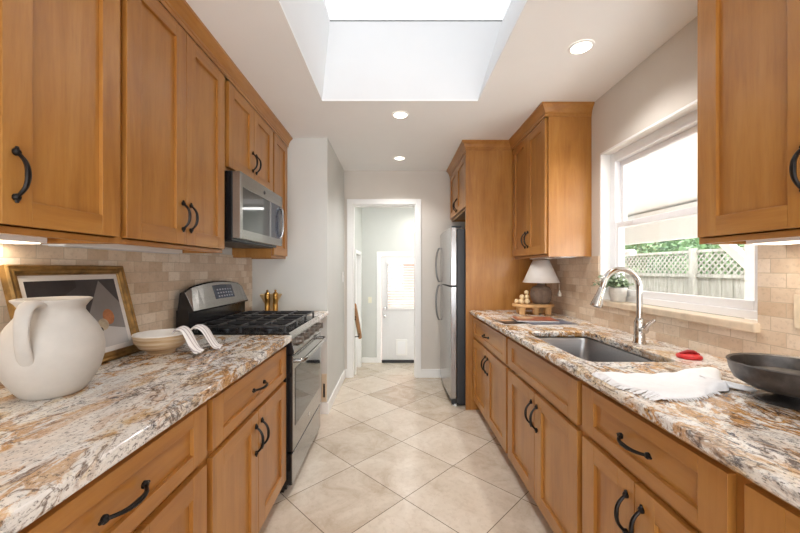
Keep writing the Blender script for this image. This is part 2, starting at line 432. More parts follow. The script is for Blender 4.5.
b.box(gx0-.03, gx1+.03, gy0-.045, gy0-.002, gz1-.005, gz1+.06); b.box(gx0-.02, gx1+.02, gy0-.032, gy0-.004, gz0-.03, gz0-.005)
b.build('blind', WHITE, door)
f0, f1 = ddx0+.27, ddx0+.49
b = MB(); b.box(f0, f1, gy0-.018, gy0, LZ+.14, LZ+.45); pf = b.build('pet_door', WHITE, door, bevel=.004)
MB().box(f0+.035, f1-.035, gy0-.021, gy0-.017, LZ+.17, LZ+.41).build('flap', VINYL, pf)
b = MB()
for z in (LZ+1.05, LZ+.90): b.lathe([(0, -.05), (.022, -.048), (.026, -.035), (.014, -.02), (.03, -.006), (.03, 0)], (ddx0+.06, gy0, z), 14, ax='y')
b.build('knob', CHROME, door, smooth=True)
# scenery behind that door, plus an added slab that shades it
b = MB(); b.box(-2.5, 3.2, 8.6, 8.7, -1, 3); tag(b.build('garden_wall', plain('brick_red', (150, 122, 110), .8, var=.3, nscale=12)), 'reddish brick wall seen behind the door blinds', 'wall')
b = MB(); b.box(-2.5, 3.2, LY+.12, 8.55, 2.15, 2.2); struct(b.build('sky_blocker_slab', WHITE))  # unseen slab added to keep skylight off the garden wall
# sloping handrail on the left of the steps
t = thing('handrail', 'sloping wooden handrail beside the steps past the doorway', 'handrail', (-.53, 4.4, .0))
b = MB(); b.tube([(-.50, 4.36, .83), (-.50, 4.42, .80), (-.51, 5.12, .33), (-.51, 5.17, .29)], .028, 10, flat=1.2); b.build('rail', plain('oak', (176, 124, 72), .4, var=.15), t, smooth=True)
for y, z in ((4.55, .70), (5.0, .40)):
    b = MB(); b.tube([(-.505, y, z-.02), (-.505, y, z-.07), (lx+.012, y, z-.08)], .007, 8); b.lathe([(0, 0.0), (.03, 0), (.03, .008), (0, .012)], (lx+.001, y, z-.08), 12, ax='x')
    b.build('bracket', BRONZE, t, smooth=True)
# wall lamp in that hall
t = thing('wall_sconce', 'small white globe wall lamp beside the exterior door', 'lamp', (.37, LY, 2.06))
b = MB(); b.lathe([(.05, 0), (.05, -.02), (.02, -.03), (.02, -.07)], (.37, LY-.001, 2.06), 16, ax='y'); b.build('mount', WHITE, t, smooth=True)
b = MB(); b.ball((.37, LY-.13, 2.06), .085, 18); b.build('globe', emis('globe_glow', (255, 250, 240), 3), t, smooth=True)

def plate(name, x, y, z, ax, s, label, cat, mat=WHITE, toggle=True, w=.07, h=.115):
    t = thing(name, label, cat, (x, y, z))
    b = MB(); e = MB()
    if ax == 'x':
        b.box(x, x+s*.006, y-w/2, y+w/2, z-h/2, z+h/2)
        if toggle: e.box(x+s*.006, x+s*.012, y-.008, y+.008, z-.016, z+.016)
        else:
            for q in (-.02, .02): e.box(x+s*.006, x+s*.008, y-.017, y+.017, z+q-.014, z+q+.014)
    else:
        b.box(x-w/2, x+w/2, y, y+s*.006, z-h/2, z+h/2); e.box(x-.008, x+.008, y+s*.006, y+s*.012, z-.016, z+.016)
    b.build('plate', mat, t, bevel=.002); e.build('toggle' if toggle else 'socket', mat, t, bevel=.001)
    return t
plate('light_switch', HX+.001, 4.04, 1.19, 'x', 1, 'white light switch on the hall wall left of the doorway', 'light switch')
plate('light_switch', -.485, LY-.001, LZ+1.21, 'y', -1, 'light switch on the far wall beside the exterior door', 'light switch', plain('ivory_plastic', (226, 222, 200), .4))
plate('wall_outlet', RX-.010, 1.185, 1.135, 'x', -1, 'beige wall outlet in the tile above the black bowl', 'outlet', plain('almond_plastic', (220, 204, 180), .4), False)
# low register on the stub wall
t = thing('wall_register', 'beige heating register low on the wall end past the stove', 'vent', (-.63, ST-.004, .22))
MB().box(-.648, -.602, ST-.012, ST-.0005, .11, .355).build('plate', plain('beige_metal', (214, 196, 170), .4), t, bevel=.003)
MB().box(-.632, -.618, ST-.0145, ST-.0121, .15, .27).build('slot', BLACK, t)

# ------------------------------------------------------------------ window
yA, yB = wy0, wy1
b = MB()
b.box(RX+.001, RX+.135, yB-.012, yB-.0005, wz0+.025, wz1); b.box(RX+.001, RX+.135, yA+.0005, yA+.012, wz0+.025, wz1); b.box(RX+.001, RX+.135, yA, yB, wz1-.012, wz1-.0005)
struct(b.build('trim_4', WHITE))
xf0, xf1 = RX+.065, RX+.13
b = MB(); fw = .048
zb = wz0+.026; zt = wz1-.012
b.box(xf0, xf1, yB-.012-fw, yB-.012, zb, zt); b.box(xf0, xf1, yA+.012, yA+.012+fw, zb, zt)
b.box(xf0, xf1, yA+.012+fw, yB-.012-fw, zt-.06, zt); b.box(xf0, xf1, yA+.012+fw, yB-.012-fw, zb, zb+.035)
win = struct(b.build('window_1', VINYL, bevel=.003)); win['label'] = 'white vinyl hung window above the sink'
iy0, iy1 = yA+.012+fw, yB-.012-fw
zm = 1.565
def sash(x0, x1, z0, z1, name, sw=.032, br=.04):
    b = MB(); b.box(x0, x1, iy0, iy0+sw, z0, z1); b.box(x0, x1, iy1-sw, iy1, z0, z1); b.box(x0, x1, iy0+sw, iy1-sw, z0, z0+br); b.box(x0, x1, iy0+sw, iy1-sw, z1-.036, z1)
    o = b.build(name, VINYL, win, bevel=.003)
    MB().box((x0+x1)/2-.002, (x0+x1)/2+.002, iy0+sw, iy1-sw, z0+br, z1-.036).build('pane', GLASS, o)
    return o
sash(RX+.07, RX+.097, zb+.035, zm+.02, 'lower_sash')
sash(RX+.10, RX+.127, zm-.016, zt-.06, 'upper_sash')
MB().box(RX+.062, RX+.069, iy1-.18, iy1-.12, zm-.002, zm+.016).build('latch', VINYL, win, bevel=.003)
b = MB(); b.box(RX-.034, RX+.066, yA-.01, yB+.012, wz0-.012, wz0+.0245); struct(b.build('window_1_sill', SILL, bevel=.006))

# ------------------------------------------------------------------ cabinet helpers
def shaker(mb, xf, s, y0, y1, z0, z1, st=.072, rl=.064, t=.02, drawer=False):
    xb = xf - s*t; g = .0004
    mb.box(xb, xf, y0, y0+st, z0, z1, 0); mb.box(xb, xf, y1-st, y1, z0, z1, 0)
    mb.box(xb, xf, y0+st+g, y1-st-g, z0, z0+rl, 1); mb.box(xb, xf, y0+st+g, y1-st-g, z1-rl, z1, 1)
    mb.box(xb+s*.002, xf-s*.012, y0+st-.003, y1-st+.003, z0+rl-.003, z1-rl+.003, 1 if drawer else 0)
def pull(parent, c, along, nrm, L=.128, name='handle'):
    c = Vector(c); a = Vector(along); n = Vector(nrm); b = MB(); side = a.cross(n)
    pts = []; rr = []
    N = 14
    for i in range(N+1):
        u = -1+2*i/N
        pts.append(c + a*(u*L*.42) + n*(.006+.026*(1-abs(u)**2.6))); rr.append(.0044+.0022*(1-abs(u)))
    b.tube(pts, rr, 8, up=side)
    for q in (-1, 1):
        e = c + a*(q*L*.44)
        b.tube([e, e+n*.006, e+n*.011], [.0095, .0095, .005], 10)
        b.tube([e+a*(q*.002)+n*.004, e+a*(q*.014)+n*.004], [.006, .0035], 8)
    return b.build(name, BRONZE, parent, smooth=True)
def add_door(root, xf, s, y0, y1, z0, z1, hy=None, hz=None, st=.072):
    m = MB(); shaker(m, xf, s, y0, y1, z0, z1, st=st); o = m.build('door', WOOD, root, bevel=.001)
    if hy is not None: pull(o, (xf, hy, hz), (0, 0, 1), (s, 0, 0))
    return o
def add_drawer(root, xf, s, y0, y1, z0, z1, handle=True, name='drawer', st=.06):
    m = MB(); shaker(m, xf, s, y0, y1, z0, z1, st=st, rl=.042, drawer=True); o = m.build(name, WOOD, root, bevel=.001)
    if handle: pull(o, (xf, (y0+y1)/2, (z0+z1)/2), (0, 1, 0), (s, 0, 0), .135)
    return o
TOE = .095; DZ0, DZ1, RZ0, RZ1 = .108, .652, .676, .846; CB = .873; CT = .910
def base_cabinet(s, xf, xw, y0, y1, doors, label, drawer=(True, True), gapy=.018, open_top=False, st=.078):
    """s=+1 faces +X (left run); doors: 1 or 2"""
    root = thing('base_cabinet', label, 'cabinet', ((xf+xw)/2, (y0+y1)/2, 0))
    xb = xf - s*.0205
    b = MB()
    if open_top:
        b.box(xb-s*.018, xw+s*.012, y0, y0+.018, TOE, CB, 0); b.box(xb-s*.018, xw+s*.012, y1-.018, y1, TOE, CB, 0)
        b.box(xb-s*.018, xw+s*.012, y0+.018, y1-.018, TOE, TOE+.018, 1); b.box(xw+s*.012, xw+s*.020, y0+.018, y1-.018, TOE+.018, CB, 0)
    else:
        b.box(xb-s*.018, xw+s*.012, y0, y1, TOE, CB, 0)
    b.build('carcass', WOOD, root)
    b = MB()
    b.box(xb-s*.018, xb, y0, y0+.035, TOE, CB, 0); b.box(xb-s*.018, xb, y1-.035, y1, TOE, CB, 0)
    for z0, z1 in ((TOE, TOE+.025), (.64, .685), (.838, CB)): b.box(xb-s*.018, xb, y0+.0355, y1-.0355, z0, z1, 1)
    b.build('face_frame', WOOD, root)
    MB().box(xf-s*.085, xf-s*.10, y0, y1, 0, TOE-.001).build('toe_kick', WH, root)
    a0, a1 = y0+gapy, y1-gapy
    if drawer[0]: add_drawer(root, xf, s, a0, a1, RZ0, RZ1, drawer[1], 'drawer' if drawer[1] else 'drawer_front', st=.075)
    m = (a0+a1)/2; hz = DZ1-.115
    if doors == 2:
        add_door(root, xf, s, a0, m-.002, DZ0, DZ1, m-.034, hz, st=st); add_door(root, xf, s, m+.002, a1, DZ0, DZ1, m+.034, hz, st=st)
    else: add_door(root, xf, s, a0, a1, DZ0, DZ1, a0+.034, hz, st=st)
    return root
LF, RF = -.605, .705
base_cabinet(1, LF, LX, 1.160, 1.990, 2, 'honey maple base cabinet beside the stove, one drawer over two doors')
base_cabinet(1, LF, LX, .430, 1.160, 2, 'honey maple base cabinet under the white pitcher, with a wide drawer')
base_cabinet(1, LF, LX, -.40, .430, 2, 'honey maple base cabinet at the near end of the stove side run')
base_cabinet(-1, RF, RX, 2.238, 3.222, 2, 'honey maple base cabinet against the tall refrigerator panel')
base_cabinet(-1, RF, RX, 1.356, 2.238, 2, 'honey maple sink base cabinet with a plain false drawer front', (True, False), open_top=True)
base_cabinet(-1, RF, RX, .735, 1.356, 2, 'honey maple base cabinet under the white towel')
base_cabinet(-1, RF, RX, -.05, .735, 2, 'honey maple base cabinet under the black bowl at the near end')
# narrow cabinet between stove and wall end
t = thing('base_cabinet', 'narrow base cabinet between the stove and the wall end', 'cabinet', (-.95, 2.955, 0))
MB().box(LX+.012, -.69, 2.785, ST-.016, .0, CB).build('carcass', WOOD, t)
m = MB(); shaker(m, -.669, 1, 2.79, ST-.02, .11, .85); m.build('door', WOOD, t, bevel=.0018)

def counter(name, x0, x1, y0, y1, label, hole=None):
    bm = bmesh.new()
    def loop(pts):
        vs = [bm.verts.new((p[0], p[1], CT)) for p in pts]
        return [bm.edges.new((vs[i], vs[(i+1) % len(vs)])) for i in range(len(vs))]
    es = loop([(x0, y0), (x1, y0), (x1, y1), (x0, y1)])
    if hole: es += loop(hole)
    bmesh.ops.triangle_fill(bm, edges=es, use_beauty=True)
    bmesh.ops.recalc_face_normals(bm, faces=bm.faces)
    if bm.faces[:][0].normal.z < 0: bmesh.ops.reverse_faces(bm, faces=bm.faces)
    r = bmesh.ops.extrude_face_region(bm, geom=bm.faces[:])
    vs = [v for v in r['geom'] if isinstance(v, bmesh.types.BMVert)]
    bmesh.ops.translate(bm, verts=vs, vec=(0, 0, -(CT-CB-.0005)))
    bmesh.ops.recalc_face_normals(bm, faces=bm.faces)
    mb = MB(); mb.bm = bm
    return tag(mb.build(name, GRANITE, bevel=.011, seg=3), label, 'countertop')
def rrect(x0, x1, y0, y1, r, n=5):
    p = []
    for cx, cy, a in ((x1-r, y1-r, 0), (x0+r, y1-r, 90), (x0+r, y0+r, 180), (x1-r, y0+r, 270)):
        for k in range(n+1):
            t_ = math.radians(a+90*k/n); p.append((cx+r*math.cos(t_), cy+r*math.sin(t_)))
    return p
SK = (.774, 1.14, 1.425, 2.11)
counter('countertop', LX+.0095, -.578, -.40, 2.000, 'long multicolored granite countertop under the white pitcher')
counter('countertop', LX+.0095, -.585, 2.775, ST-.003, 'short granite countertop strip between the stove and wall end')
counter('countertop', .675, RX-.0095, -.05, 3.222, 'granite countertop with the sink cut into it', rrect(*SK, .04))

# ------------------------------------------------------------------ sink + faucet
t = thing('kitchen_sink', 'stainless steel undermount sink below the window', 'sink', (.957, 1.73, .68))
def ring(bm, pts, z): return [bm.verts.new((p[0], p[1], z)) for p in pts]
mb = MB(); bm = mb.bm
x0, x1, y0, y1 = SK
rs = [ring(bm, rrect(x0-.022, x1+.022, y0-.022, y1+.022, .06), CB-.004), ring(bm, rrect(x0-.004, x1+.004, y0-.004, y1+.004, .042), CB-.004),
      ring(bm, rrect(x0, x1, y0, y1, .04), CB-.02), ring(bm, rrect(x0+.012, x1-.012, y0+.012, y1-.012, .06), CB-.185), ring(bm, rrect(x0+.04, x1-.04, y0+.04, y1-.04, .06), CB-.205)]
for a, c in zip(rs, rs[1:]):
    for i in range(len(a)): bm.faces.new((a[i], a[(i+1) % len(a)], c[(i+1) % len(a)], c[i]))
bm.faces.new(rs[-1])
o = mb.build('basin', SINKM, t, smooth=True, solid=.002, ang=50)
b = MB(); b.lathe([(0, .002), (.038, .002), (.045, .0045), (.045, 0)], (.97, 1.75, CB-.204), 20); b.build('drain', CHROME, t, smooth=True)

fx, fy = 1.222, 1.775
t = thing('kitchen_faucet', 'brushed nickel gooseneck pull-down faucet behind the sink', 'faucet', (fx, fy, CT))
b = MB(); b.lathe([(0, 0), (.030, 0), (.030, .006), (.026, .012), (.024, .05), (.024, .105), (.019, .118), (.016, .125)], (fx, fy, CT), 24); b.build('base', CHROME, t, smooth=True)
pts = [(fx, fy, CT+.11), (fx, fy, CT+.20), (fx, fy, 1.17)]
R_ = .095
for k in range(1, 15):
    a = PI*k/14*.92; pts.append((fx-R_+R_*math.cos(a), fy-.012*k/14, 1.18+R_*1.05*math.sin(a)))
lp = Vector(pts[-1]); dr = (lp-Vector(pts[-2])).normalized()
pts.append(lp+dr*.02)
b = MB(); b.tube(pts, .0135, 16); b.build('spout', CHROME, t, smooth=True)
e = lp+dr*.018
b = MB(); b.tube([e, e+dr*.012, e+dr*.03, e+dr*.085, e+dr*.10, e+dr*.102], [.0150, .0170, .0175, .0275, .0285, .020], 18); b.build('spray_head', CHROME, t, smooth=True)
b = MB(); b.tube([(fx, fy-.01, CT+.07), (fx, fy-.045, CT+.07)], [.017, .016], 14); b.tube([(fx, fy-.04, CT+.075), (fx+.01, fy-.05, CT+.10), (fx+.03, fy-.065, CT+.125)], [.011, .009, .007], 10); b.build('lever', CHROME, t, smooth=True)

# ------------------------------------------------------------------ wall cabinets
UT = 2.352; LU = -.945; RU = 1.061
def wall_cabinet(s, xf, xw, y0, y1, z0, nd, label, hz=None, z1=2.372, gap=.016, hside=None, rail=.0):
    root = thing('wall_cabinet', label, 'cabinet', ((xf+xw)/2, (y0+y1)/2, z0))
    xb = xf - s*.0205
    b = MB(); b.box(xb, xw+s*.001, y0, y0+.016, z0, z1, 0); b.box(xb, xw+s*.001, y1-.016, y1, z0, z1, 0)
    b.box(xb, xw+s*.001, y0+.016, y1-.016, z0+.018, z0+.034, 1); b.box(xb, xw+s*.001, y0+.016, y1-.016, z1-.016, z1, 1)
    b.box(xw+s*.009, xw+s*.001, y0+.016, y1-.016, z0+.034, z1-.016, 0)
    b.build('carcass', WOOD, root)
    b = MB(); b.box(xb-s*.018, xb-s*.0, y0+.0165, y0+.04, z0+.0005, z1-.0005, 0); b.box(xb-s*.018, xb, y1-.04, y1-.0165, z0+.0005, z1-.0005, 0)
    b.box(xb-s*.018, xb, y0+.0405, y1-.0405, z0+.0005, z0+.045, 1); b.box(xb-s*.018, xb, y0+.0405, y1-.0405, z1-.045, z1-.0005, 1)
    b.build('face_frame', WOOD, root)
    a0, a1 = y0+gap, y1-gap; m = (a0+a1)/2; d0 = z0+.022
    if hz is None: hz = d0+.125
    if nd == 2:
        add_door(root, xf, s, a0, m-.0015, d0, UT, m-.030, hz); add_door(root, xf, s, m+.0015, a1, d0, UT, m+.030, hz)
    else:
        h = None if hside is None else (a0+.03 if hside < 0 else a1-.03)
        add_door(root, xf, s, a0, a1, d0, UT, h, hz)
    return root
wall_cabinet(1, LU, LX, .838, 1.236, UZ, 1, 'honey maple wall cabinet with one wide door above the white pitcher', hside=-1)
wall_cabinet(1, LU, LX, .03, .838, UZ, 2, 'honey maple wall cabinet at the near end over the stove side run')
wall_cabinet(1, LU, LX, 1.236, 1.985, UZ, 2, 'honey maple wall cabinet with two tall doors above the framed picture')
wall_cabinet(1, LU, LX, 2.005, 2.765, 1.842, 2, 'short honey maple wall cabinet above the microwave')
wall_cabinet(1, LU, LX, 2.765, ST-.004, UZ, 1, 'narrow honey maple wall cabinet between the microwave and wall end')
wall_cabinet(-1, RU, RX, 2.500, 3.222, UZ, 2, 'honey maple wall cabinet above the table lamp')
wall_cabinet(-1, RU, RX, .872, 1.262, UZ, 1, 'honey maple wall cabinet right of the window, above the black bowl', hside=-1, hz=1.54)
wall_cabinet(-1, RU, RX, -.05, .872, UZ, 2, 'honey maple wall cabinet at the near end on the sink side')
# refrigerator enclosure
PX = .645
t = thing('tall_end_panel', 'full height honey maple panel beside the refrigerator', 'panel', (1.0, 3.237, 0))
b = MB(); b.box(PX+.02, RX-.001, 3.2265, 3.246, 0, 2.372, 0); b.build('panel', WOOD, t, bevel=.001)
b = MB(); b.box(PX, PX+.0195, 3.2265, 3.252, 0, 2.372, 0); b.build('edge_strip', WOOD, t, bevel=.001)
wall_cabinet(-1, PX+.0, RX, 3.253, 4.180, 1.835, 2, 'honey maple cabinet above the refrigerator', hz=1.835+.11)

def crown(path, z, s_out, label):
    """path of (x,y) corners of the cabinet face line, profile projects outward to the left of the path direction * s_out"""
    prof = [(0, -.0205), (.004, -.0205), (.004, -.002), (.008, .0), (.008, .012), (.012, .018), (.02, .034), (.034, .048), (.040, .052), (.040, .066), (0, .066)]
    P = [Vector((p[0], p[1], 0)) for p in path]; n = len(P); mb = MB(); rings = []
    for i in range(n):
        d0 = (P[i]-P[i-1]).normalized() if i else None; d1 = (P[i+1]-P[i]).normalized() if i < n-1 else None
        n0 = Vector((-d0.y, d0.x, 0))*s_out if d0 else None; n1 = Vector((-d1.y, d1.x, 0))*s_out if d1 else None
        if n0 is None: off = n1
        elif n1 is None: off = n0
        else: off = (n0+n1)/(1+n0.dot(n1))
        rings.append([mb.bm.verts.new(P[i]+off*q+Vector((0, 0, z+h))) for q, h in prof])
    m = len(prof)
    for a, c in zip(rings, rings[1:]):
        for k in range(m): mb.bm.faces.new((a[k], a[(k+1) % m], c[(k+1) % m], c[k]))
    mb.bm.faces.new(rings[0][::-1]); mb.bm.faces.new(rings[-1])
    bmesh.ops.recalc_face_normals(mb.bm, faces=mb.bm.faces)
    return tag(mb.build('crown_molding', [WH], bevel=.001), label, 'molding', kind='thing')
CRZ = 2.3735
crown([(LU+.001, .03), (LU+.001, ST-.003)], CRZ, -1, 'honey maple crown molding along the stove side wall cabinets')
crown([(RX-.002, 2.499), (RU-.001, 2.499), (RU-.001, 3.2255), (PX-.001, 3.2255), (PX-.001, 4.182)], CRZ, 1, 'honey maple crown molding stepping around the cabinet and refrigerator panel')
crown([(RU-.001, -.05), (RU-.001, 1.263), (RX-.002, 1.263)], CRZ, 1, 'honey maple crown molding on the cabinets right of the window')

# under-cabinet lights
def under_light(x0, x1, y0, y1, lit, label):
    t = thing('under_cabinet_light', label, 'light', ((x0+x1)/2, (y0+y1)/2, UZ))
    MB().box(x0, x1, y0, y1, UZ-.003, UZ+.0175).build('housing', WHITE, t, bevel=.002)
    MB().box(x0+.012, x1-.012, y0+.012, y1-.012, UZ-.006, UZ-.0032).build('diffuser', emis('tube_glow', (255, 240, 215), 2.2) if lit else plain('frosted_lens', (214, 216, 218), .4), t)
    if lit:
        o = area('under_cabinet_lamp', ((x0+x1)/2, (y0+y1)/2, UZ-.012), (0, 0, 0), x1-x0-.03, y1-y0-.03, .35, (1, .88, .72))
under_light(-1.255, -1.15, .80, 1.175, True, 'lit white under-cabinet light above the white pitcher')
under_light(-1.255, -1.17, 1.26, 1.955, False, 'unlit white under-cabinet light above the framed picture')
under_light(1.20, 1.32, .90, 1.215, True, 'lit white under-cabinet light above the black bowl')
under_light(1.20, 1.31, 2.56, 3.16, False, 'white under-cabinet light above the table lamp')

# ------------------------------------------------------------------ gas range
ry0, ry1 = 2.009, 2.767
t = thing('gas_range', 'stainless steel and black gas range between the counters', 'stove', (-.9, 2.388, 0))
b = MB(); b.box(LX+.05, -.612, ry0, ry1, .03, .893); b.box(-.70, -.635, ry0+.02, ry1-.02, 0, .03); b.build('body', BLACK, t, bevel=.003)
b = MB(); b.box(-1.165, -.605, ry0, ry1, .8935, .914); b.build('cooktop', BLACK, t, bevel=.004)
b = MB()
cpf = [(-.612, .795), (-.577, .795), (-.573, .81), (-.591, .893), (-.602, .914), (-.612, .914)]
b.prism([(x, ry0, z) for x, z in cpf], (0, ry1-ry0, 0), 1)
b.prism([(-.5769, ry0+.004, .796), (-.574, ry0+.004, .796), (-.570, ry0+.004, .81), (-.588, ry0+.004, .894), (-.600, ry0+.004, .917), (-.604, ry0+.004, .917), (-.5905, ry0+.004, .8935), (-.5726, ry0+.004, .81)], (0, ry1-ry0-.008, 0), 0)
cp = b.build('control_panel', [STEEL, BLACK], t, bevel=.001)
b = MB()
for k in range(5):
    y = ry0+.10+k*(ry1-ry0-.20)/4
    kk = MB(); n_ = Vector((.98, 0, .2)); p = Vector((-.579, y, .852))
    kk.tube([p, p+n_*.010, p+n_*.012, p+n_*.030, p+n_*.033], [.027, .027, .021, .019, .014], 18)
    kk.box(-.566+.0, -.541, y-.004, y+.004, .835, .878)
    kk.build('knob', [plain('knob_metal', (120, 112, 104), .3, .8)], cp, smooth=True)
# oven door
b = MB(); b.box(-.611, -.5825, ry0+.002, ry1-.002, .243, .790, 1); b.box(-.5824, -.578, ry0+.003, ry1-.003, .245, .788, 0); dr_ = b.build('oven_door', [STEEL, BLACK], t, bevel=.0015)
MB().box(-.5785, -.5755, ry0+.045, ry1-.045, .375, .705).build('oven_window', BGLASS, dr_, bevel=.002)
b = MB()
hpts = [(-.578, ry0+.035, .752), (-.545, ry0+.037, .752), (-.531, ry0+.06, .752)] + [(-.527, ry0+.1+k*(ry1-ry0-.2)/6, .752) for k in range(7)] + [(-.531, ry1-.06, .752), (-.545, ry1-.037, .752), (-.578, ry1-.035, .752)]
b.tube(hpts, .0125, 12); b.build('handle', STEEL, dr_, smooth=True)
b = MB(); b.box(-.611, -.5865, ry0+.002, ry1-.002, .053, .230, 1); b.box(-.5864, -.582, ry0+.003, ry1-.003, .055, .228, 0); b.build('warming_drawer', [STEEL, BLACK], t, bevel=.0015)
b = MB()
for k in range(9): b.box(-.5782, -.5765, ry0+.1+k*.062, ry0+.145+k*.062, .770, .776)
b.build('vent_slots', BLACK, dr_)
b = MB(); b.lathe([(0, 0), (.012, 0), (.012, .002), (0, .0025)], (-.578, (ry0+ry1)/2, .305), 16, ax='x'); b.build('badge', CHROME, dr_)
# backguard
b = MB(); b.box(-1.242, -1.167, ry0+.002, ry1-.002, .893, 1.045); b.build('back_panel', BLACK, t, bevel=.004)
NA = 12; bm_ = MB()
pr = []
for i in range(NA+1):
    u = i/NA; y = ry0+.004+u*(ry1-ry0-.008); top = 1.165+.036*(1-(2*u-1)**2)
    if i in (0, NA): top -= .012
    pr.append([(-1.238, y, 1.030), (-1.146, y, 1.030), (-1.142, y, 1.040), (-1.190, y, top-.008), (-1.197, y, top), (-1.222, y, top-.012)])
vr = [[bm_.bm.verts.new(p) for p in r] for r in pr]
for a, c in zip(vr, vr[1:]):
    for k in range(6):
        f = bm_.bm.faces.new((a[k], a[(k+1) % 6], c[(k+1) % 6], c[k])); f.material_index = 0 if k in (2,) else 1
bm_.bm.faces.new(vr[0][::-1]).material_index = 1; bm_.bm.faces.new(vr[-1]).material_index = 1
bmesh.ops.recalc_face_normals(bm_.bm, faces=bm_.bm.faces)
bk = bm_.build('backguard', [STEEL, BLACK], t, bevel=.002)
def on_guard(y, u, off=.0015):
    uu = (y-ry0-.004)/(ry1-ry0-.008); tp = 1.165+.036*(1-(2*uu-1)**2)-.008
    p0 = Vector((-1.142, y, 1.040)); p1 = Vector((-1.190, y, tp)); n = Vector((tp-1.04, 0, .048)).normalized()
    return p0+(p1-p0)*u+n*off
b = MB(); ya, yb = 2.30, 2.56
lo_ = [on_guard(ya+(yb-ya)*k/6, .30, .003) for k in range(7)]; hi_ = [on_guard(ya+(yb-ya)*k/6, .88, .003) for k in range(7)]
for k in range(6): b.face([lo_[k], lo_[k+1], hi_[k+1], hi_[k]])
b.face([on_guard(ya, .30, -.002), lo_[0], hi_[0], on_guard(ya, .88, -.002)]); b.face([on_guard(yb, .30, -.002), lo_[6], hi_[6], on_guard(yb, .88, -.002)])
b.build('display', DISPLAY, bk)
b = MB()
for r in range(3):
    for c in range(6):
        q = [on_guard(ya+.03+c*.036, .36+.14*r, .0042), on_guard(ya+.05+c*.036, .36+.14*r, .0042), on_guard(ya+.05+c*.036, .42+.14*r, .0042), on_guard(ya+.03+c*.036, .42+.14*r, .0042)]
        b.face(q)
b.build('keypad', plain('keypad_grey', (120, 126, 140), .4), bk)
# burners + grates
gx_0, gx_1 = -1.145, -.625
for cx, cy, r in ((-1.02, 2.17, .04), (-1.02, 2.605, .035), (-.76, 2.17, .045), (-.76, 2.605, .04), (-.89, 2.388, .05)):
    b = MB(); b.lathe([(r+.016, .914), (r+.016, .922), (r, .926), (r, .934), (r-.012, .938), (0, .939)], (cx, cy, 0), 20); b.build('burner', IRON, t, smooth=True)
for k in range(3):
    g0 = ry0+.018+k*.242; g1 = g0+.236; b = MB(); zt_ = .957; w = .006
    for x in (gx_0, gx_1-.012): b.box(x, x+.012, g0, g1, zt_-.010, zt_)
    for y in (g0, g1-.012): b.box(gx_0, gx_1, y, y+.012, zt_-.014, zt_)
    b.box((gx_0+gx_1)/2-w, (gx_0+gx_1)/2+w, g0, g1, zt_-.014, zt_)
    cy = (g0+g1)/2
    b.box(gx_0, gx_1, cy-w, cy+w, zt_-.012, zt_+.004)
    for cx in (gx_0+.13, gx_1-.13):
        b.box(cx-w, cx+w, g0, g1, zt_-.012, zt_+.004)
    for x in (gx_0+.006, gx_1-.006, (gx_0+gx_1)/2):
        for y in (g0+.006, g1-.006): b.box(x-.007, x+.007, y-.007, y+.007, .914, zt_-.01)
    b.build('grate', IRON, t, bevel=.003)

# ------------------------------------------------------------------ microwave
my0, my1 = 2.009, 2.762; mz0, mz1 = 1.444, 1.838; MX = -.876
t = thing('microwave', 'stainless steel over-the-range microwave above the stove', 'microwave', (-1.07, 2.386, mz0))
b = MB(); b.box(LX+.012, MX-.045, my0, my1, mz0, mz1); b.build('body', BLACK, t, bevel=.003)
b = MB()
a0, a1, w0, w1 = my0+.001, my1-.001, my0+.036, my1-.03
b.box(MX-.0445, MX, a0, w0, mz0+.012, mz1-.002); b.box(MX-.0445, MX, w1, a1, mz0+.012, mz1-.002)
b.box(MX-.0445, MX, w0, w1, mz0+.012, mz0+.064); b.box(MX-.0445, MX, w0, w1, mz1-.085, mz1-.002)
fd = b.build('door', STEEL, t, bevel=.002)
MB().box(MX-.044, MX-.001, w1-.2315, w1-.2185, mz0+.064, mz1-.085).build('divider', STEELV, fd)
MB().box(MX-.044, MX-.004, w0-.001, w1-.232, mz0+.063, mz1-.084).build('window', BGLASS, fd)
MB().box(MX-.044, MX-.003, w1-.218, w1+.001, mz0+.063, mz1-.084).build('control_panel', DISPLAY, fd)
b = MB(); yh = w1-.022
b.tube([(MX-.004, yh, mz0+.075), (MX+.014, yh, mz0+.085), (MX+.021, yh, mz0+.13), (MX+.021, yh, mz1-.15), (MX+.014, yh, mz1-.105), (MX-.004, yh, mz1-.095)], .009, 12); b.build('handle', STEELV, fd, smooth=True)
b = MB(); b.lathe([(0, 0), (.013, 0), (.013, .002), (0, .0025)], (MX, (my0+my1)/2, mz1-.045), 16, ax='x'); b.build('badge', DGREY, fd)
MB().box(LX+.06, MX-.06, my0+.03, my1-.03, mz0-.006, mz0-.0005).build('vent_grille', DGREY, t)

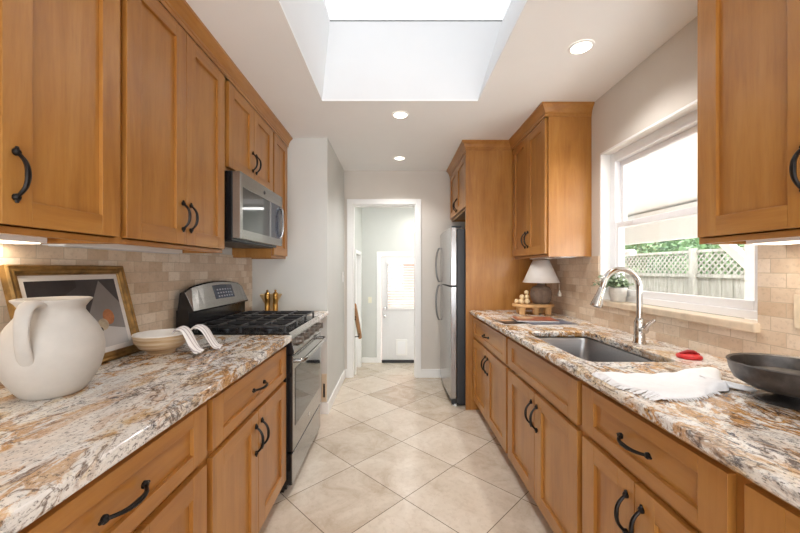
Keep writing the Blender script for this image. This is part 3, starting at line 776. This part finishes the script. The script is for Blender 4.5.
# ------------------------------------------------------------------ refrigerator
qy0, qy1 = 3.305, 4.085; QX = .505
t = thing('refrigerator', 'stainless steel top-freezer refrigerator with dark grey sides', 'refrigerator', (.9, 3.7, 0))
b = MB(); b.box(.578, 1.25, qy0, qy1, .02, 1.655); b.box(.60, 1.2, qy0+.03, qy1-.03, 0, .02); b.build('body', DGREY, t, bevel=.004)
for nm, z0, z1 in (('freezer_door', 1.125, 1.668), ('fresh_food_door', .07, 1.112)):
    b = MB(); pl = []
    for k in range(9):
        u = -1+2*k/8; pl.append((QX+.016*u*u, (qy0+qy1)/2+u*(qy1-qy0)/2, z0))
    pl += [(.573, qy1, z0), (.573, qy0, z0)]
    b.prism(pl, (0, 0, z1-z0)); o = b.build(nm, STEELV, t, bevel=.004)
    b = MB(); yh = qy1-.075
    za, zb_ = (z0+.015, z0+.385) if nm == 'freezer_door' else (z1-.40, z1-.015)
    N = 8; pp = [(QX+.005, yh, za)]
    for k in range(N+1):
        u = k/N; pp.append((QX-.012-.030*math.sin(PI*u)**.6, yh, za+(zb_-za)*u))
    pp.append((QX+.005, yh, zb_)); b.tube(pp, .010, 10); b.build('handle', plain('handle_steel_%s' % nm[:4], (132, 130, 128), .3, .9), o, smooth=True)
MB().box(.53, .575, qy0+.01, qy1-.01, .012, .062).build('kick_grille', DGREY, t, bevel=.003)
b = MB(); b.lathe([(0, .0), (.022, .0), (.022, .02), (.012, .03), (0, .03)], (.56, qy0+.03, 0), 14); b.build('foot', WHITE, t, smooth=True)
MB().box(.53, .62, qy0+.01, qy0+.06, 1.669, 1.683).build('hinge_cover', DGREY, t, bevel=.003)

# ------------------------------------------------------------------ ceiling lights
def downlight(x, y, label):
    t = thing('recessed_light', label, 'ceiling light', (x, y, CZ), 'recessed ceiling lights')
    b = MB(); b.lathe([(.046, -.003), (.052, -.007), (.062, -.004), (.064, -.0005)], (x, y, CZ), 32); b.build('trim_ring', WHITE, t, smooth=True)
    b = MB(); b.lathe([(0, -.0045), (.049, -.0045), (.049, -.0008)], (x, y, CZ), 32); b.build('lens', LED, t)
    d = bpy.data.lights.new('downlight_lamp', 'SPOT'); d.energy = 30; d.color = (1, .98, .96); d.spot_size = 2.3; d.spot_blend = .9; d.shadow_soft_size = .05
    o = bpy.data.objects.new('downlight_lamp', d); COL.objects.link(o); o.location = (x, y, CZ-.02)
downlight(.041, 2.67, 'round recessed ceiling light just past the skylight')
downlight(.047, 3.71, 'round recessed ceiling light near the doorway')
downlight(.972, 1.855, 'round recessed ceiling light above the sink and window')

# ------------------------------------------------------------------ left counter objects
# pitcher
px, py = -1.022, 1.062
t = thing('ceramic_pitcher', 'large matte white round ceramic pitcher on the granite', 'pitcher', (px, py, CT))
prof = [(0, .001), (.066, 0), (.073, .005), (.090, .028), (.110, .066), (.120, .105), (.1215, .135), (.116, .170), (.101, .203), (.084, .228), (.074, .245), (.074, .256), (.083, .270), (.090, .277), (.091, .281), (.085, .283), (.078, .279), (.066, .262), (.064, .246), (.075, .225), (.104, .17), (.108, .13), (.09, .05), (0, .02)]
b = MB(); b.lathe(prof, (px, py, CT), 56); b.build('body', CERAMIC, t, smooth=True)
hd = Vector((.30, -.95, 0)).normalized()
c0 = Vector((px, py, CT))
path = [(.076, .268), (.092, .274), (.110, .271), (.126, .258), (.135, .235), (.138, .208), (.136, .180), (.130, .152), (.122, .130), (.114, .112)]
b = MB()
pp = [c0+hd*r+Vector((0, 0, z)) for r, z in path]
b.tube(pp, [.026, .024, .021, .019, .018, .017, .017, .018, .019, .016], 14, flat=.45, up=Vector((0, 0, 1)))
b.build('handle', CERAMIC, t, smooth=True, ang=80)

# framed picture leaning on the tile
fy0, fy1 = 1.118, 1.607; FH = .393
root = thing('picture_frame', 'gold framed still-life picture leaning on the tile behind the pitcher', 'picture', (-1.145, 1.3625, CT))
lean = math.atan2(.095, .38)
def fp(u, v, w):   # u along y, v up the frame, w out of the frame face
    return (-1.147 - v*math.sin(lean) + w*math.cos(lean), u, CT+.001 + v*math.cos(lean) + w*math.sin(lean))
def fbox(mb, u0, u1, v0, v1, w0, w1, mi=0):
    vs = [mb.bm.verts.new(fp(*p)) for p in ((u0,v0,w0),(u1,v0,w0),(u1,v1,w0),(u0,v1,w0),(u0,v0,w1),(u1,v0,w1),(u1,v1,w1),(u0,v1,w1))]
    for i in ((3,2,1,0),(4,5,6,7),(0,1,5,4),(1,2,6,5),(2,3,7,6),(3,0,4,7)):
        mb.bm.faces.new([vs[k] for k in i]).material_index = mi
def mitred(mb, prof):
    cs = [(fy0, 0, 1, 1), (fy1, 0, -1, 1), (fy1, FH, -1, -1), (fy0, FH, 1, -1)]
    rg = [[mb.bm.verts.new(fp(u+su*q, v+sv*q, w)) for q, w in prof] for u, v, su, sv in cs]
    n = len(prof)
    for i in range(4):
        a, c = rg[i], rg[(i+1) % 4]
        for k in range(n): mb.bm.faces.new((a[k], a[(k+1) % n], c[(k+1) % n], c[k]))
    bmesh.ops.recalc_face_normals(mb.bm, faces=mb.bm.faces)
b = MB(); mitred(b, [(0, -.012), (0, .010), (.006, .016), (.014, .012), (.022, .014), (.030, .006), (.034, .007), (.036, .0), (.036, -.012)]); b.build('frame', GOLD, root, bevel=.001)
b = MB(); fbox(b, fy0+.033, fy1-.033, .033, FH-.033, -.009, -.002); b.build('mat', MATBOARD, root)
a0, a1, v0, v1 = fy0+.056, fy1-.056, .056, FH-.056
PG = [plain('print_dark', (66, 62, 64), .6, var=.25, nscale=9), plain('print_grey', (128, 124, 124), .6, var=.12, nscale=7), plain('print_light', (186, 184, 184), .6, var=.06, nscale=7),
      plain('print_orange', (168, 106, 62), .6, var=.3, nscale=40), plain('print_beige', (178, 164, 142), .6, var=.25, nscale=40), plain('print_deep', (44, 40, 42), .6, var=.2)]
b = MB(); fbox(b, a0, a1, v0, v1, -.0018, -.001, 0)
def fpoly(pts, w, mi): b.face([fp(a0+(a1-a0)*u, v0+(v1-v0)*v, w) for u, v in pts], mi)
fpoly([(.40, .12), (.78, .98), (1, .62), (1, 0), (.3, 0)], -.0009, 1)
fpoly([(.3, 0), (1, 0), (1, .22), (.62, .34), (.36, .2)], -.0008, 2)
fpoly([(0, .55), (.5, .9), (.5, 1), (0, 1)], -.0009, 5)
def disc(cu, cv, ru, rv, w, mi): fpoly([(cu+ru*math.cos(2*PI*k/24), cv+rv*math.sin(2*PI*k/24)) for k in range(24)], w, mi)
disc(.80, .43, .075, .115, -.0006, 3); disc(.71, .33, .07, .085, -.0005, 4); disc(.66, .26, .035, .04, -.0004, 5); disc(.45, .34, .06, .1, -.0006, 4)
b.build('print', PG, root)

# low bowl and napkin
bx_, by_ = -1.035, 1.575
t = thing('serving_bowl', 'low tan and white stoneware bowl beside the framed picture', 'bowl', (bx_, by_, CT))
STONE, nt_, sb_ = newmat('stoneware_outside')
nt_.links.new(ramp(nt_, noise(nt_, ocoord(nt_, (2, 2, 40)), 1.6, 4, .6), [(.35, lin((150, 118, 82))), (.5, lin((192, 164, 128))), (.65, lin((222, 208, 184)))]), sb_.inputs['Base Color']); sb_.inputs['Roughness'].default_value = .4
STW = plain('stoneware_glaze', (226, 222, 216), .3, var=.04)
b = MB(); b.lathe([(0, 0), (.05, 0), (.054, .006), (.056, .014), (.082, .026), (.102, .054), (.108, .084)], (bx_, by_, CT), 48, 0); b.build('body', STONE, t, smooth=True)
b = MB(); b.lathe([(.1085, .083), (.107, .088), (.102, .087), (.094, .06), (.072, .034), (.0, .024)], (bx_, by_, CT), 48, 0); b.build('glazed_inside', STW, t, smooth=True)
def napkin_mat():
    m, nt, bb = newmat('striped_cotton')
    v = ocoord(nt); s = nt.nodes.new('ShaderNodeSeparateXYZ'); nt.links.new(v, s.inputs[0])
    w = nt.nodes.new('ShaderNodeMath'); w.operation = 'SINE'; k = nt.nodes.new('ShaderNodeMath'); k.operation = 'MULTIPLY'; k.inputs[1].default_value = 330
    nt.links.new(s.outputs[1], k.inputs[0]); nt.links.new(k.outputs[0], w.inputs[0])
    nt.links.new(ramp(nt, w.outputs[0], [(.55, lin((232, 228, 226))), (.8, lin((176, 166, 168)))]), bb.inputs['Base Color']); bb.inputs['Roughness'].default_value = .9
    return m
NAP = napkin_mat()
nap = thing('napkin', 'striped cotton napkin draped over the rim of the stoneware bowl', 'napkin', (-.90, 1.57, CT))
for q, (ya, yb, x_off, skew) in enumerate(((1.515, 1.592, -.006, -.025), (1.597, 1.680, .008, .012))):
    b = MB(); path = [(-.958, .088, .8), (-.944, .100, .9), (-.930, .109, .95), (-.914, .111, 1), (-.899, .100, 1), (-.884, .074, 1), (-.868, .044, 1), (-.852, .020, 1.05), (-.838, .013, 1.08), (-.828, .0115, 1.08)]
    n = 10; rws = []; ym = (ya+yb)/2
    if q: path = [(x+.012, z-.012 if x > -.93 else z-.004, w) for x, z, w in path]
    for i_, (x, z, w) in enumerate(path):
        row = []
        for k in range(n+1):
            u = k/n; f = i_/(len(path)-1)
            zz = z+.009*math.sin(PI*u)*(1-.3*f)+.004*math.sin(13*u+2*q)*f
            row.append(b.bm.verts.new((x+x_off+.010*math.sin(4*u+q)*f, ym+(u-.5)*(yb-ya)*w*.9+skew*f, CT+max(zz, .008))))
        rws.append(row)
    for a, c in zip(rws, rws[1:]):
        for k in range(n): b.bm.faces.new((a[k], a[k+1], c[k+1], c[k]))
    b.build('fold', NAP, nap, smooth=True, solid=.008, sub=1, ang=80)

# mills and bowl behind the stove
t0 = thing('pepper_mill', 'brass pepper mill past the stove, the nearer one of the pair', 'mill', (-1.045, 2.905, CT), 'brass mills past the stove')
b = MB(); b.lathe([(0, 0), (.024, 0), (.024, .01), (.021, .014), (.021, .12), (.023, .125), (.023, .135), (.021, .14)], (-1.045, 2.905, CT), 20); b.build('body', BRASS, t0, smooth=True)
b = MB(); b.lathe([(.021, .1402), (.022, .15), (.020, .168), (.012, .178), (.006, .183), (.010, .192), (.006, .200), (0, .201)], (-1.045, 2.905, CT), 20); b.build('cap', BRASS, t0, smooth=True)
dup(t0, (-.985, 2.925, CT), 'brass pepper mill past the stove, the one closer to the aisle')
t = thing('tan_bowl', 'small flared tan bowl behind the brass mills', 'bowl', (-1.075, 3.03, CT))
b = MB(); b.lathe([(0, 0), (.036, 0), (.038, .012), (.028, .02), (.055, .08), (.088, .145), (.093, .155), (.087, .153), (.050, .085), (0, .03)], (-1.06, 3.034, CT), 32); b.build('body', plain('tan_ceramic', (204, 178, 132), .5, var=.08), t, smooth=True)

# ------------------------------------------------------------------ right counter objects
# towel
t = thing('dish_towel', 'white fringed linen towel lying on the granite beside the black bowl', 'towel', (.9, 1.1, CT))
A, B_, C_, D_ = Vector((.695, 1.235, 0)), Vector((.748, .985, 0)), Vector((1.0, 1.06, 0)), Vector((1.125, 1.225, 0))
mb = MB(); NU, NV = 36, 22; rows = []
def tz(u, v):
    h = .007 + .010*math.exp(-((v-.85)/.14)**2)*(.4+.9*u) + .008*math.exp(-((v-.12)/.10)**2)*(.5+.5*u) + .004*math.sin(9*v+3*u)*math.sin(5*u+1)
    h += .012*math.exp(-((u-.86)/.16)**2)*(.6+.4*v)
    h += .0025*math.sin(31*u+12*v)
    return max(h, .004)
for i in range(NU+1):
    u = i/NU; row = []
    for j in range(NV+1):
        v = j/NV
        p = (B_*(1-v)+A*v)*(1-u)+(C_*(1-v)+D_*v)*u
        p = p + Vector((.006*math.sin(8*v), .009*math.sin(7*u+2), 0))
        edge = min(j, NV-j, NU-i)
        z = tz(u, v)
        if min(j, NV-j) == 0 or i == NU: z = .0035
        row.append(mb.bm.verts.new((p.x, p.y, CT+z)))
    rows.append(row)
for a, c in zip(rows, rows[1:]):
    for j in range(NV): mb.bm.faces.new((a[j], a[j+1], c[j+1], c[j]))
mb.build('cloth', LINEN, t, smooth=True, solid=.004, sub=1, ang=80)
mb = MB(); rnd = random.Random(3)
for k in range(46):
    v = (k+.5)/46; p = B_*(1-v)+A*v + Vector((.006*math.sin(8*v), .009*math.sin(2), 0)); L_ = rnd.uniform(.026, .042); dy = rnd.uniform(-.012, .012)
    q = p+Vector((-L_*.95, -L_*.2+dy, 0)); z0 = tz(0, v)
    if q.x < .682: q.x = .682
    mb.tube([(p.x+.004, p.y, CT+max(z0, .005)), ((p.x+q.x)/2, (p.y+q.y)/2+rnd.uniform(-.004, .004), CT+.006), (q.x, q.y, CT+.003)], [.0028, .0026, .0018], 6)
for k in range(26):
    u = .05+.9*(k+.5)/30; p = B_*(1-u)+C_*u+ Vector((0, .009*math.sin(7*u+2), 0)); L_ = rnd.uniform(.008, .016)
    mb.tube([(p.x, p.y+.002, CT+.006), (p.x+rnd.uniform(-.004, .004), p.y-L_, CT+.003)], [.002, .0014], 5)
mb.build('fringe', LINEN, t, smooth=True)
# folded tail beside the bowl
mb = MB(); rows = []
for i in range(13):
    u = i/12; row = []
    for j in range(9):
        v = j/8
        x = 1.0+.075*u; y = 1.155-.085*u + (v-.5)*(.075-.02*u)
        z = .004+.016*math.sin(PI*v)*(1-.45*u)+.003*math.sin(12*v+4*u)
        row.append(mb.bm.verts.new((x, y, CT+max(z, .003))))
    rows.append(row)
for a, c in zip(rows, rows[1:]):
    for j in range(8): mb.bm.faces.new((a[j], a[j+1], c[j+1], c[j]))
mb.build('folded_corner', LINEN, t, smooth=True, solid=.004, sub=1, ang=80)

# pedestal bowl
bx, by = 1.105, .985
AGED = plain('aged_black_metal', (84, 80, 78), .36, .7, var=.35, nscale=30, bmp=.15)
t = thing('pedestal_bowl', 'black metal pedestal bowl at the near end of the counter', 'bowl', (bx, by, CT))
b = MB(); b.lathe([(0, .024), (.05, .027), (.092, .036), (.122, .054), (.132, .078), (.1355, .100), (.138, .103), (.1355, .106), (.129, .102), (.121, .068), (.075, .046), (0, .040)], (bx, by, CT), 56); b.build('bowl', AGED, t, smooth=True)
b = MB(); b.lathe([(0, .0), (.078, .0), (.080, .004), (.074, .009), (.045, .013), (.032, .019), (.034, .0265)], (bx, by, CT), 40); b.build('foot', AGED, t, smooth=True)
# red scrubber
rx_, ry_ = 1.222, 1.475
RED = plain('red_plastic', (196, 36, 40), .35, var=.08)
t = thing('dish_scrubber', 'small red round dish scrubber on the counter behind the sink', 'scrubber', (rx_, ry_, CT))
b = MB(); b.lathe([(0, 0), (.040, 0), (.045, .006), (.042, .013), (.030, .018), (0, .020)], (rx_, ry_, CT), 28); b.build('body', RED, t, smooth=True)
b = MB(); b.tube([(rx_-.03, ry_+.01, CT+.016), (rx_-.01, ry_, CT+.027), (rx_+.015, ry_-.003, CT+.027), (rx_+.032, ry_-.01, CT+.015)], .007, 10); b.build('grip', plain('dark_red', (150, 26, 32), .35), t, smooth=True)

# magazines
def mag(name, x, y, z, w, d, th, rot, mats, label, cat='magazine', pic=None):
    t = thing(name, label, cat, (x, y, z))
    c, s = math.cos(rot), math.sin(rot)
    def P(u, v, h): return (x+c*u-s*v, y+s*u+c*v, z+h)
    def bxx(u0, u1, v0, v1, h0, h1, nm, m):
        b = MB(); vs = [b.bm.verts.new(P(*p)) for p in ((u0,v0,h0),(u1,v0,h0),(u1,v1,h0),(u0,v1,h0),(u0,v0,h1),(u1,v0,h1),(u1,v1,h1),(u0,v1,h1))]
        for i in ((3,2,1,0),(4,5,6,7),(0,1,5,4),(1,2,6,5),(2,3,7,6),(3,0,4,7)): b.bm.faces.new([vs[k] for k in i])
        return b.build(nm, m, t)
    bxx(-w/2, w/2, -d/2, d/2, .0005, th-.0012, 'pages', mats[0])
    bxx(-w/2-.001, w/2+.001, -d/2-.001, d/2+.001, th-.0011, th, 'cover', mats[1])
    if pic: bxx(-w/2+w*pic[0], -w/2+w*pic[1], -d/2+d*pic[2], -d/2+d*pic[3], th+.0001, th+.0006, 'cover_picture', mats[2])
PAGE = plain('paper', (214, 208, 200), .7); CG = plain('slate_cover', (88, 92, 108), .3, var=.3, nscale=14); CR = plain('rust_cover', (140, 74, 52), .3, var=.35, nscale=16); CD = plain('dark_cover', (46, 40, 40), .3, var=.3, nscale=14); CT_ = plain('tan_print', (186, 150, 118), .4, var=.3, nscale=30)
mag('magazine', 1.03, 2.42, CT, .30, .24, .011, .05, [PAGE, CG, CT_], 'slate blue magazine under the rust one beside the sink', pic=(.1, .5, .5, .9))
mag('magazine', .98, 2.50, CT+.0115, .27, .21, .010, -.12, [PAGE, CR, CT_], 'rust colored magazine on top of the slate one', pic=(.1, .5, .45, .9))
mag('magazine', .795, 2.46, CT, .15, .21, .006, .10, [PAGE, CD, CT_], 'thin dark magazine left of the stacked ones', pic=(.2, .8, .6, .9))

# wooden riser with lamp and beads
RW = plain('pale_mango_wood', (206, 164, 112), .5, var=.2, nscale=16)
RZ = CT+.082
t = thing('wooden_riser', 'small pale wooden riser with stubby feet in the corner', 'riser', (1.15, 2.95, CT))
b = MB(); pl = []
for k in range(40):
    a = 2*PI*k/40; e = 3.0
    cx_, sy_ = math.cos(a), math.sin(a)
    pl.append((1.15+.165*math.copysign(abs(cx_)**(2/e), cx_)*(1+.03*math.sin(3*a)), 2.95+.095*math.copysign(abs(sy_)**(2/e), sy_)*(1+.05*math.sin(4*a+1)), RZ-.024))
b.prism(pl, (0, 0, .024)); b.build('top', RW, t, bevel=.006)
for (qx, qy) in ((1.04, 2.90), (1.25, 2.90), (1.05, 3.00), (1.24, 3.00), (1.145, 2.885)):
    b = MB(); b.lathe([(0, 0), (.022, 0), (.026, .015), (.024, .04), (.030, .0575), (0, .0575)], (qx, qy, CT), 14); b.build('foot', RW, t, smooth=True)
lx_, ly_ = 1.215, 2.955
t = thing('table_lamp', 'small table lamp with white cone shade on the wooden riser', 'lamp', (lx_, ly_, RZ))
CLAY = plain('grooved_brown_clay', (122, 104, 90), .75, var=.12)
mb = MB(); n = 60; prf = [(0, 0), (.055, 0), (.062, .006), (.078, .035), (.086, .075), (.083, .11), (.066, .138), (.04, .15), (.030, .155), (.030, .168), (0, .168)]
rings = []
for r, h in prf:
    rings.append([mb.bm.verts.new((lx_+max(r, 1e-4)*(1-(.03 if k % 2 and r > .05 else 0))*math.cos(2*PI*k/n), ly_+max(r, 1e-4)*(1-(.03 if k % 2 and r > .05 else 0))*math.sin(2*PI*k/n), RZ+h)) for k in range(n)])
for a, c in zip(rings, rings[1:]):
    for k in range(n): mb.bm.faces.new((a[k], a[(k+1) % n], c[(k+1) % n], c[k]))
mb.build('base', CLAY, t, smooth=True, ang=25)
b = MB(); b.tube([(lx_, ly_, RZ+.168), (lx_, ly_, RZ+.30)], .006, 8); b.build('stem', BRASS, t, smooth=True)
SHADE = plain('white_fabric_shade', (240, 236, 230), .85, var=.02)
b = MB(); b.lathe([(.143, .176), (.062, .362)], (lx_, ly_, RZ), 48); b.build('lamp_shade', SHADE, t, smooth=True, solid=.003)
b = MB()
for k in range(3): b.tube([(lx_, ly_, RZ+.300), (lx_+.0625*math.cos(2*PI*k/3), ly_+.0625*math.sin(2*PI*k/3), RZ+.358)], .0015, 5)
b.build('shade_spider', BRASS, t)
b = MB(); cx_ = lx_+.118; cy_ = ly_-.075
b.tube([(cx_, cy_, RZ+.18), (cx_, cy_, RZ+.115)], .0016, 6); b.lathe([(0, .06), (.013, .068), (.017, .08), (.012, .096), (.005, .108), (.004, .116), (0, .117)], (cx_, cy_, RZ), 14); b.build('pull_chain', plain('pale_glass_drop', (214, 208, 200), .15, spec=.8), t, smooth=True)
t = thing('bead_garland', 'pile of pale wooden beads on the riser beside the lamp', 'beads', (1.065, 2.92, RZ))
BEAD = plain('raw_wood_bead', (220, 194, 152), .6, var=.08)
for p, r in (((1.035, 2.91, .022), .022), ((1.08, 2.905, .022), .022), ((1.055, 2.945, .022), .022), ((1.10, 2.945, .02), .020), ((1.045, 2.922, .058), .021), ((1.085, 2.925, .057), .021), ((1.085, 2.93, .094), .019), ((1.01, 2.945, .020), .020)):
    b = MB(); b.ball((p[0], p[1], RZ+p[2]), r, 14); b.build('bead', BEAD, t, smooth=True)

# sill plant
qx, qy, qz = 1.405, 2.235, wz0+.0247
t = thing('potted_plant', 'leafy green plant in a small white pot on the window sill', 'plant', (qx, qy, qz))
POT = plain('speckled_white_pot', (214, 212, 206), .6, var=.08, nscale=50)
b = MB(); b.lathe([(0, 0), (.036, 0), (.041, .005), (.051, .085), (.052, .09), (.046, .09), (.044, .075), (0, .075)], (qx, qy, qz), 28); b.build('pot', POT, t, smooth=True)
GREEN = plain('grey_green_leaf', (128, 146, 114), .55, var=.35, nscale=40)
rnd = random.Random(11); st_ = MB(); lf = MB()
def leaf(mb, p, d, up, L, w):
    s_ = d.cross(up).normalized(); m_ = p+d*L*.5+up*L*.08
    vs = [mb.bm.verts.new(q) for q in (p, p+d*L*.3+s_*w, m_+s_*w*.95+d*L*.12, p+d*L, m_-s_*w*.95+d*L*.12, p+d*L*.3-s_*w)]
    mb.bm.faces.new(vs)
for k in range(58):
    a = rnd.uniform(0, 2*PI); el = rnd.uniform(.1, 1.3); L_ = rnd.uniform(.08, .17)
    dx_ = math.cos(a)*math.cos(el); dy_ = math.sin(a)*math.cos(el)
    if dx_ > .25: dx_ *= .35
    base = Vector((qx, qy, qz+.078)); tip = base+Vector((dx_*L_, dy_*L_*1.15, math.sin(el)*L_*.62+.005))
    midp = (base+tip)/2+Vector((0, 0, .02))
    st_.tube([base, midp, tip], [.0016, .0013, .0008], 5)
    for j in range(9):
        f = .3+.7*j/8; p = base*(1-f)**2+midp*2*f*(1-f)+tip*f*f
        d = Vector((rnd.uniform(-1, 1)*.8, rnd.uniform(-1, 1), rnd.uniform(-.3, .8))).normalized()
        if p.x+d.x*.025 > RX+.055: d.x = -abs(d.x)
        leaf(lf, p, d, Vector((rnd.uniform(-.4, .4), rnd.uniform(-.4, .4), 1)).normalized(), rnd.uniform(.016, .025), rnd.uniform(.007, .010))
st_.build('stems', GREEN, t, smooth=True); lf.build('foliage', GREEN, t)

# ------------------------------------------------------------------ outdoors
GZ = -.58
b = MB(); b.box(1.53, 14, -8, 18, GZ-.1, GZ); struct(b.build('ground', plain('patio_concrete', (226, 222, 216), .9, var=.06, nscale=6)))
PW = plain('white_patio_paint', (240, 240, 240), .6, var=.02)
def batten_mat():
    m, nt, bb = newmat('patio_beadboard')
    v = ocoord(nt); s = nt.nodes.new('ShaderNodeSeparateXYZ'); nt.links.new(v, s.inputs[0])
    k = nt.nodes.new('ShaderNodeMath'); k.operation = 'MULTIPLY'; k.inputs[1].default_value = 1/.05; nt.links.new(s.outputs[0], k.inputs[0])
    f = nt.nodes.new('ShaderNodeMath'); f.operation = 'FRACT'; nt.links.new(k.outputs[0], f.inputs[0])
    nt.links.new(ramp(nt, f.outputs[0], [(.0, lin((222, 222, 224))), (.10, lin((244, 244, 244)))]), bb.inputs['Base Color']); bb.inputs['Roughness'].default_value = .6
    return m
b = MB(); b.prism([(1.53, -1, 2.40), (3.3, -1, 1.90), (3.3, -1, 1.96), (1.53, -1, 2.46)], (0, 7.5, 0)); struct(b.build('roof_patio', batten_mat()))
t = thing('patio_frame', 'white patio cover beam and braced post outside the window', 'patio cover', (3.05, 3.1, GZ))
b = MB(); b.box(3.0, 3.1, -1, 6.5, 1.60, 1.952); b.build('beam', PW, t, bevel=.004)
for yp in (3.0, 6.2):
    b = MB(); b.box(3.0, 3.1, yp-.05, yp+.05, GZ, 1.5995); b.build('post', PW, t, bevel=.004)
    for q in (-1, 1):
        b = MB(); b.prism([(3.02, yp+q*.05, 1.26), (3.08, yp+q*.05, 1.26), (3.08, yp+q*.05, 1.36), (3.02, yp+q*.05, 1.36)], (0, q*.26, .239)); b.build('brace', PW, t)
b = MB(); b.tube([(3.16, 5.25, 1.85), (3.16, 5.22, 1.62), (3.155, 5.12, 1.53), (3.152, 4.95, 1.49), (3.152, 4.80, 1.50), (3.152, 4.70, 1.50)], .045, 10); tag(b.build('gutter_elbow', PW, smooth=True), 'white gutter elbow under the patio beam outside the window', 'gutter')
# fence
FX = 4.05
def fence_mat():
    m, nt, bb = newmat('weathered_fence')
    n = noise(nt, ocoord(nt, (1, 9, 1.2)), 3, 5, .6, .3)
    nt.links.new(ramp(nt, n, [(.3, lin((128, 125, 116))), (.5, lin((150, 147, 137))), (.7, lin((170, 168, 158)))]), bb.inputs['Base Color']); bb.inputs['Roughness'].default_value = .9
    return m
FM = fence_mat()
t = thing('garden_fence', 'weathered grey board fence with lattice top outside the window', 'fence', (FX, 5, GZ))
b = MB(); y = 2.2; rnd = random.Random(5)
while y < 9.4:
    b.box(FX, FX+.02, y, y+.138, GZ+.03, 1.17+rnd.uniform(-.004, .004)); y += .147
b.build('boards', FM, t)
b = MB(); b.box(FX-.03, FX+.05, 2.2, 9.4, 1.17, 1.21); b.box(FX-.02, FX+.04, 2.2, 9.4, 1.50, 1.535); b.build('rails', FM, t)
b = MB(); y = 1.9
while y < 9.4:
    b.prism([(FX+.005, y, 1.205), (FX+.011, y, 1.205), (FX+.011, y+.028, 1.205), (FX+.005, y+.028, 1.205)], (0, .30, .30))
    b.prism([(FX-.004, y+.30, 1.205), (FX+.002, y+.30, 1.205), (FX+.002, y+.328, 1.205), (FX-.004, y+.328, 1.205)], (0, -.30, .30)); y += .085
b.build('lattice', FM, t)
for yp in (2.2, 4.75, 7.1, 9.3):
    b = MB(); b.box(FX-.05, FX+.0, yp, yp+.09, GZ, 1.56); b.build('post', FM, t)
# greenery
def bush(name, c, r, n, cols, label, cat, seed, ls=.11):
    rnd = random.Random(seed); mb = MB()
    for k in range(n):
        d = Vector((rnd.gauss(0, 1), rnd.gauss(0, 1), rnd.gauss(0, 1))).normalized(); f = rnd.uniform(.55, 1.0)*(1+.18*math.sin(5*d.x+3*d.z+seed))
        p = Vector((c[0]+d.x*r[0]*f, c[1]+d.y*r[1]*f, c[2]+d.z*r[2]*f))
        dd = Vector((rnd.gauss(0, 1), rnd.gauss(0, 1), rnd.gauss(0, .7))).normalized(); up = Vector((rnd.gauss(0, 1), rnd.gauss(0, 1), 1)).normalized()
        if abs(dd.dot(up)) > .95: up = dd.orthogonal()
        leaf(mb, p, dd, up, ls*rnd.uniform(.7, 1.3), ls*.28)
    t = thing(name, label, cat, (c[0], c[1], GZ))
    mb.build('foliage', plain('leaf_'+str(seed), cols, .6, var=.35, nscale=3), t)
    b = MB(); b.tube([(c[0], c[1], GZ), (c[0]+.05, c[1], c[2])], [.07, .03], 8); b.build('trunk', plain('bark_'+str(seed), (110, 92, 76), .9), t)
bush('garden_tree', (6.2, 9.4, 1.9), (1.2, 1.9, 1.5), 3200, (70, 98, 62), 'dark green tree behind the fence lattice', 'tree', 21, .14)
bush('garden_tree', (5.7, 5.6, 1.6), (.9, 1.3, 1.2), 2200, (92, 122, 76), 'light green tree behind the fence near the white post', 'tree', 22, .13)
bush('garden_shrub', (4.62, 4.3, 1.40), (.42, .85, .50), 1500, (108, 134, 88), 'pale green shrub spilling over the fence top', 'shrub', 23, .09)

b = MB(); b.box(8.6, 8.9, 1, 18, GZ, 2.5); hm, hnt, hb = newmat('hedge_green')
hnt.links.new(ramp(hnt, noise(hnt, ocoord(hnt), 9, 6, .7), [(.35, lin((52, 72, 48))), (.65, lin((116, 138, 98)))]), hb.inputs['Base Color']); hb.inputs['Roughness'].default_value = .9
tag(b.build('clipped_hedge', hm, bevel=.1), 'long clipped green hedge far behind the board fence', 'hedge')
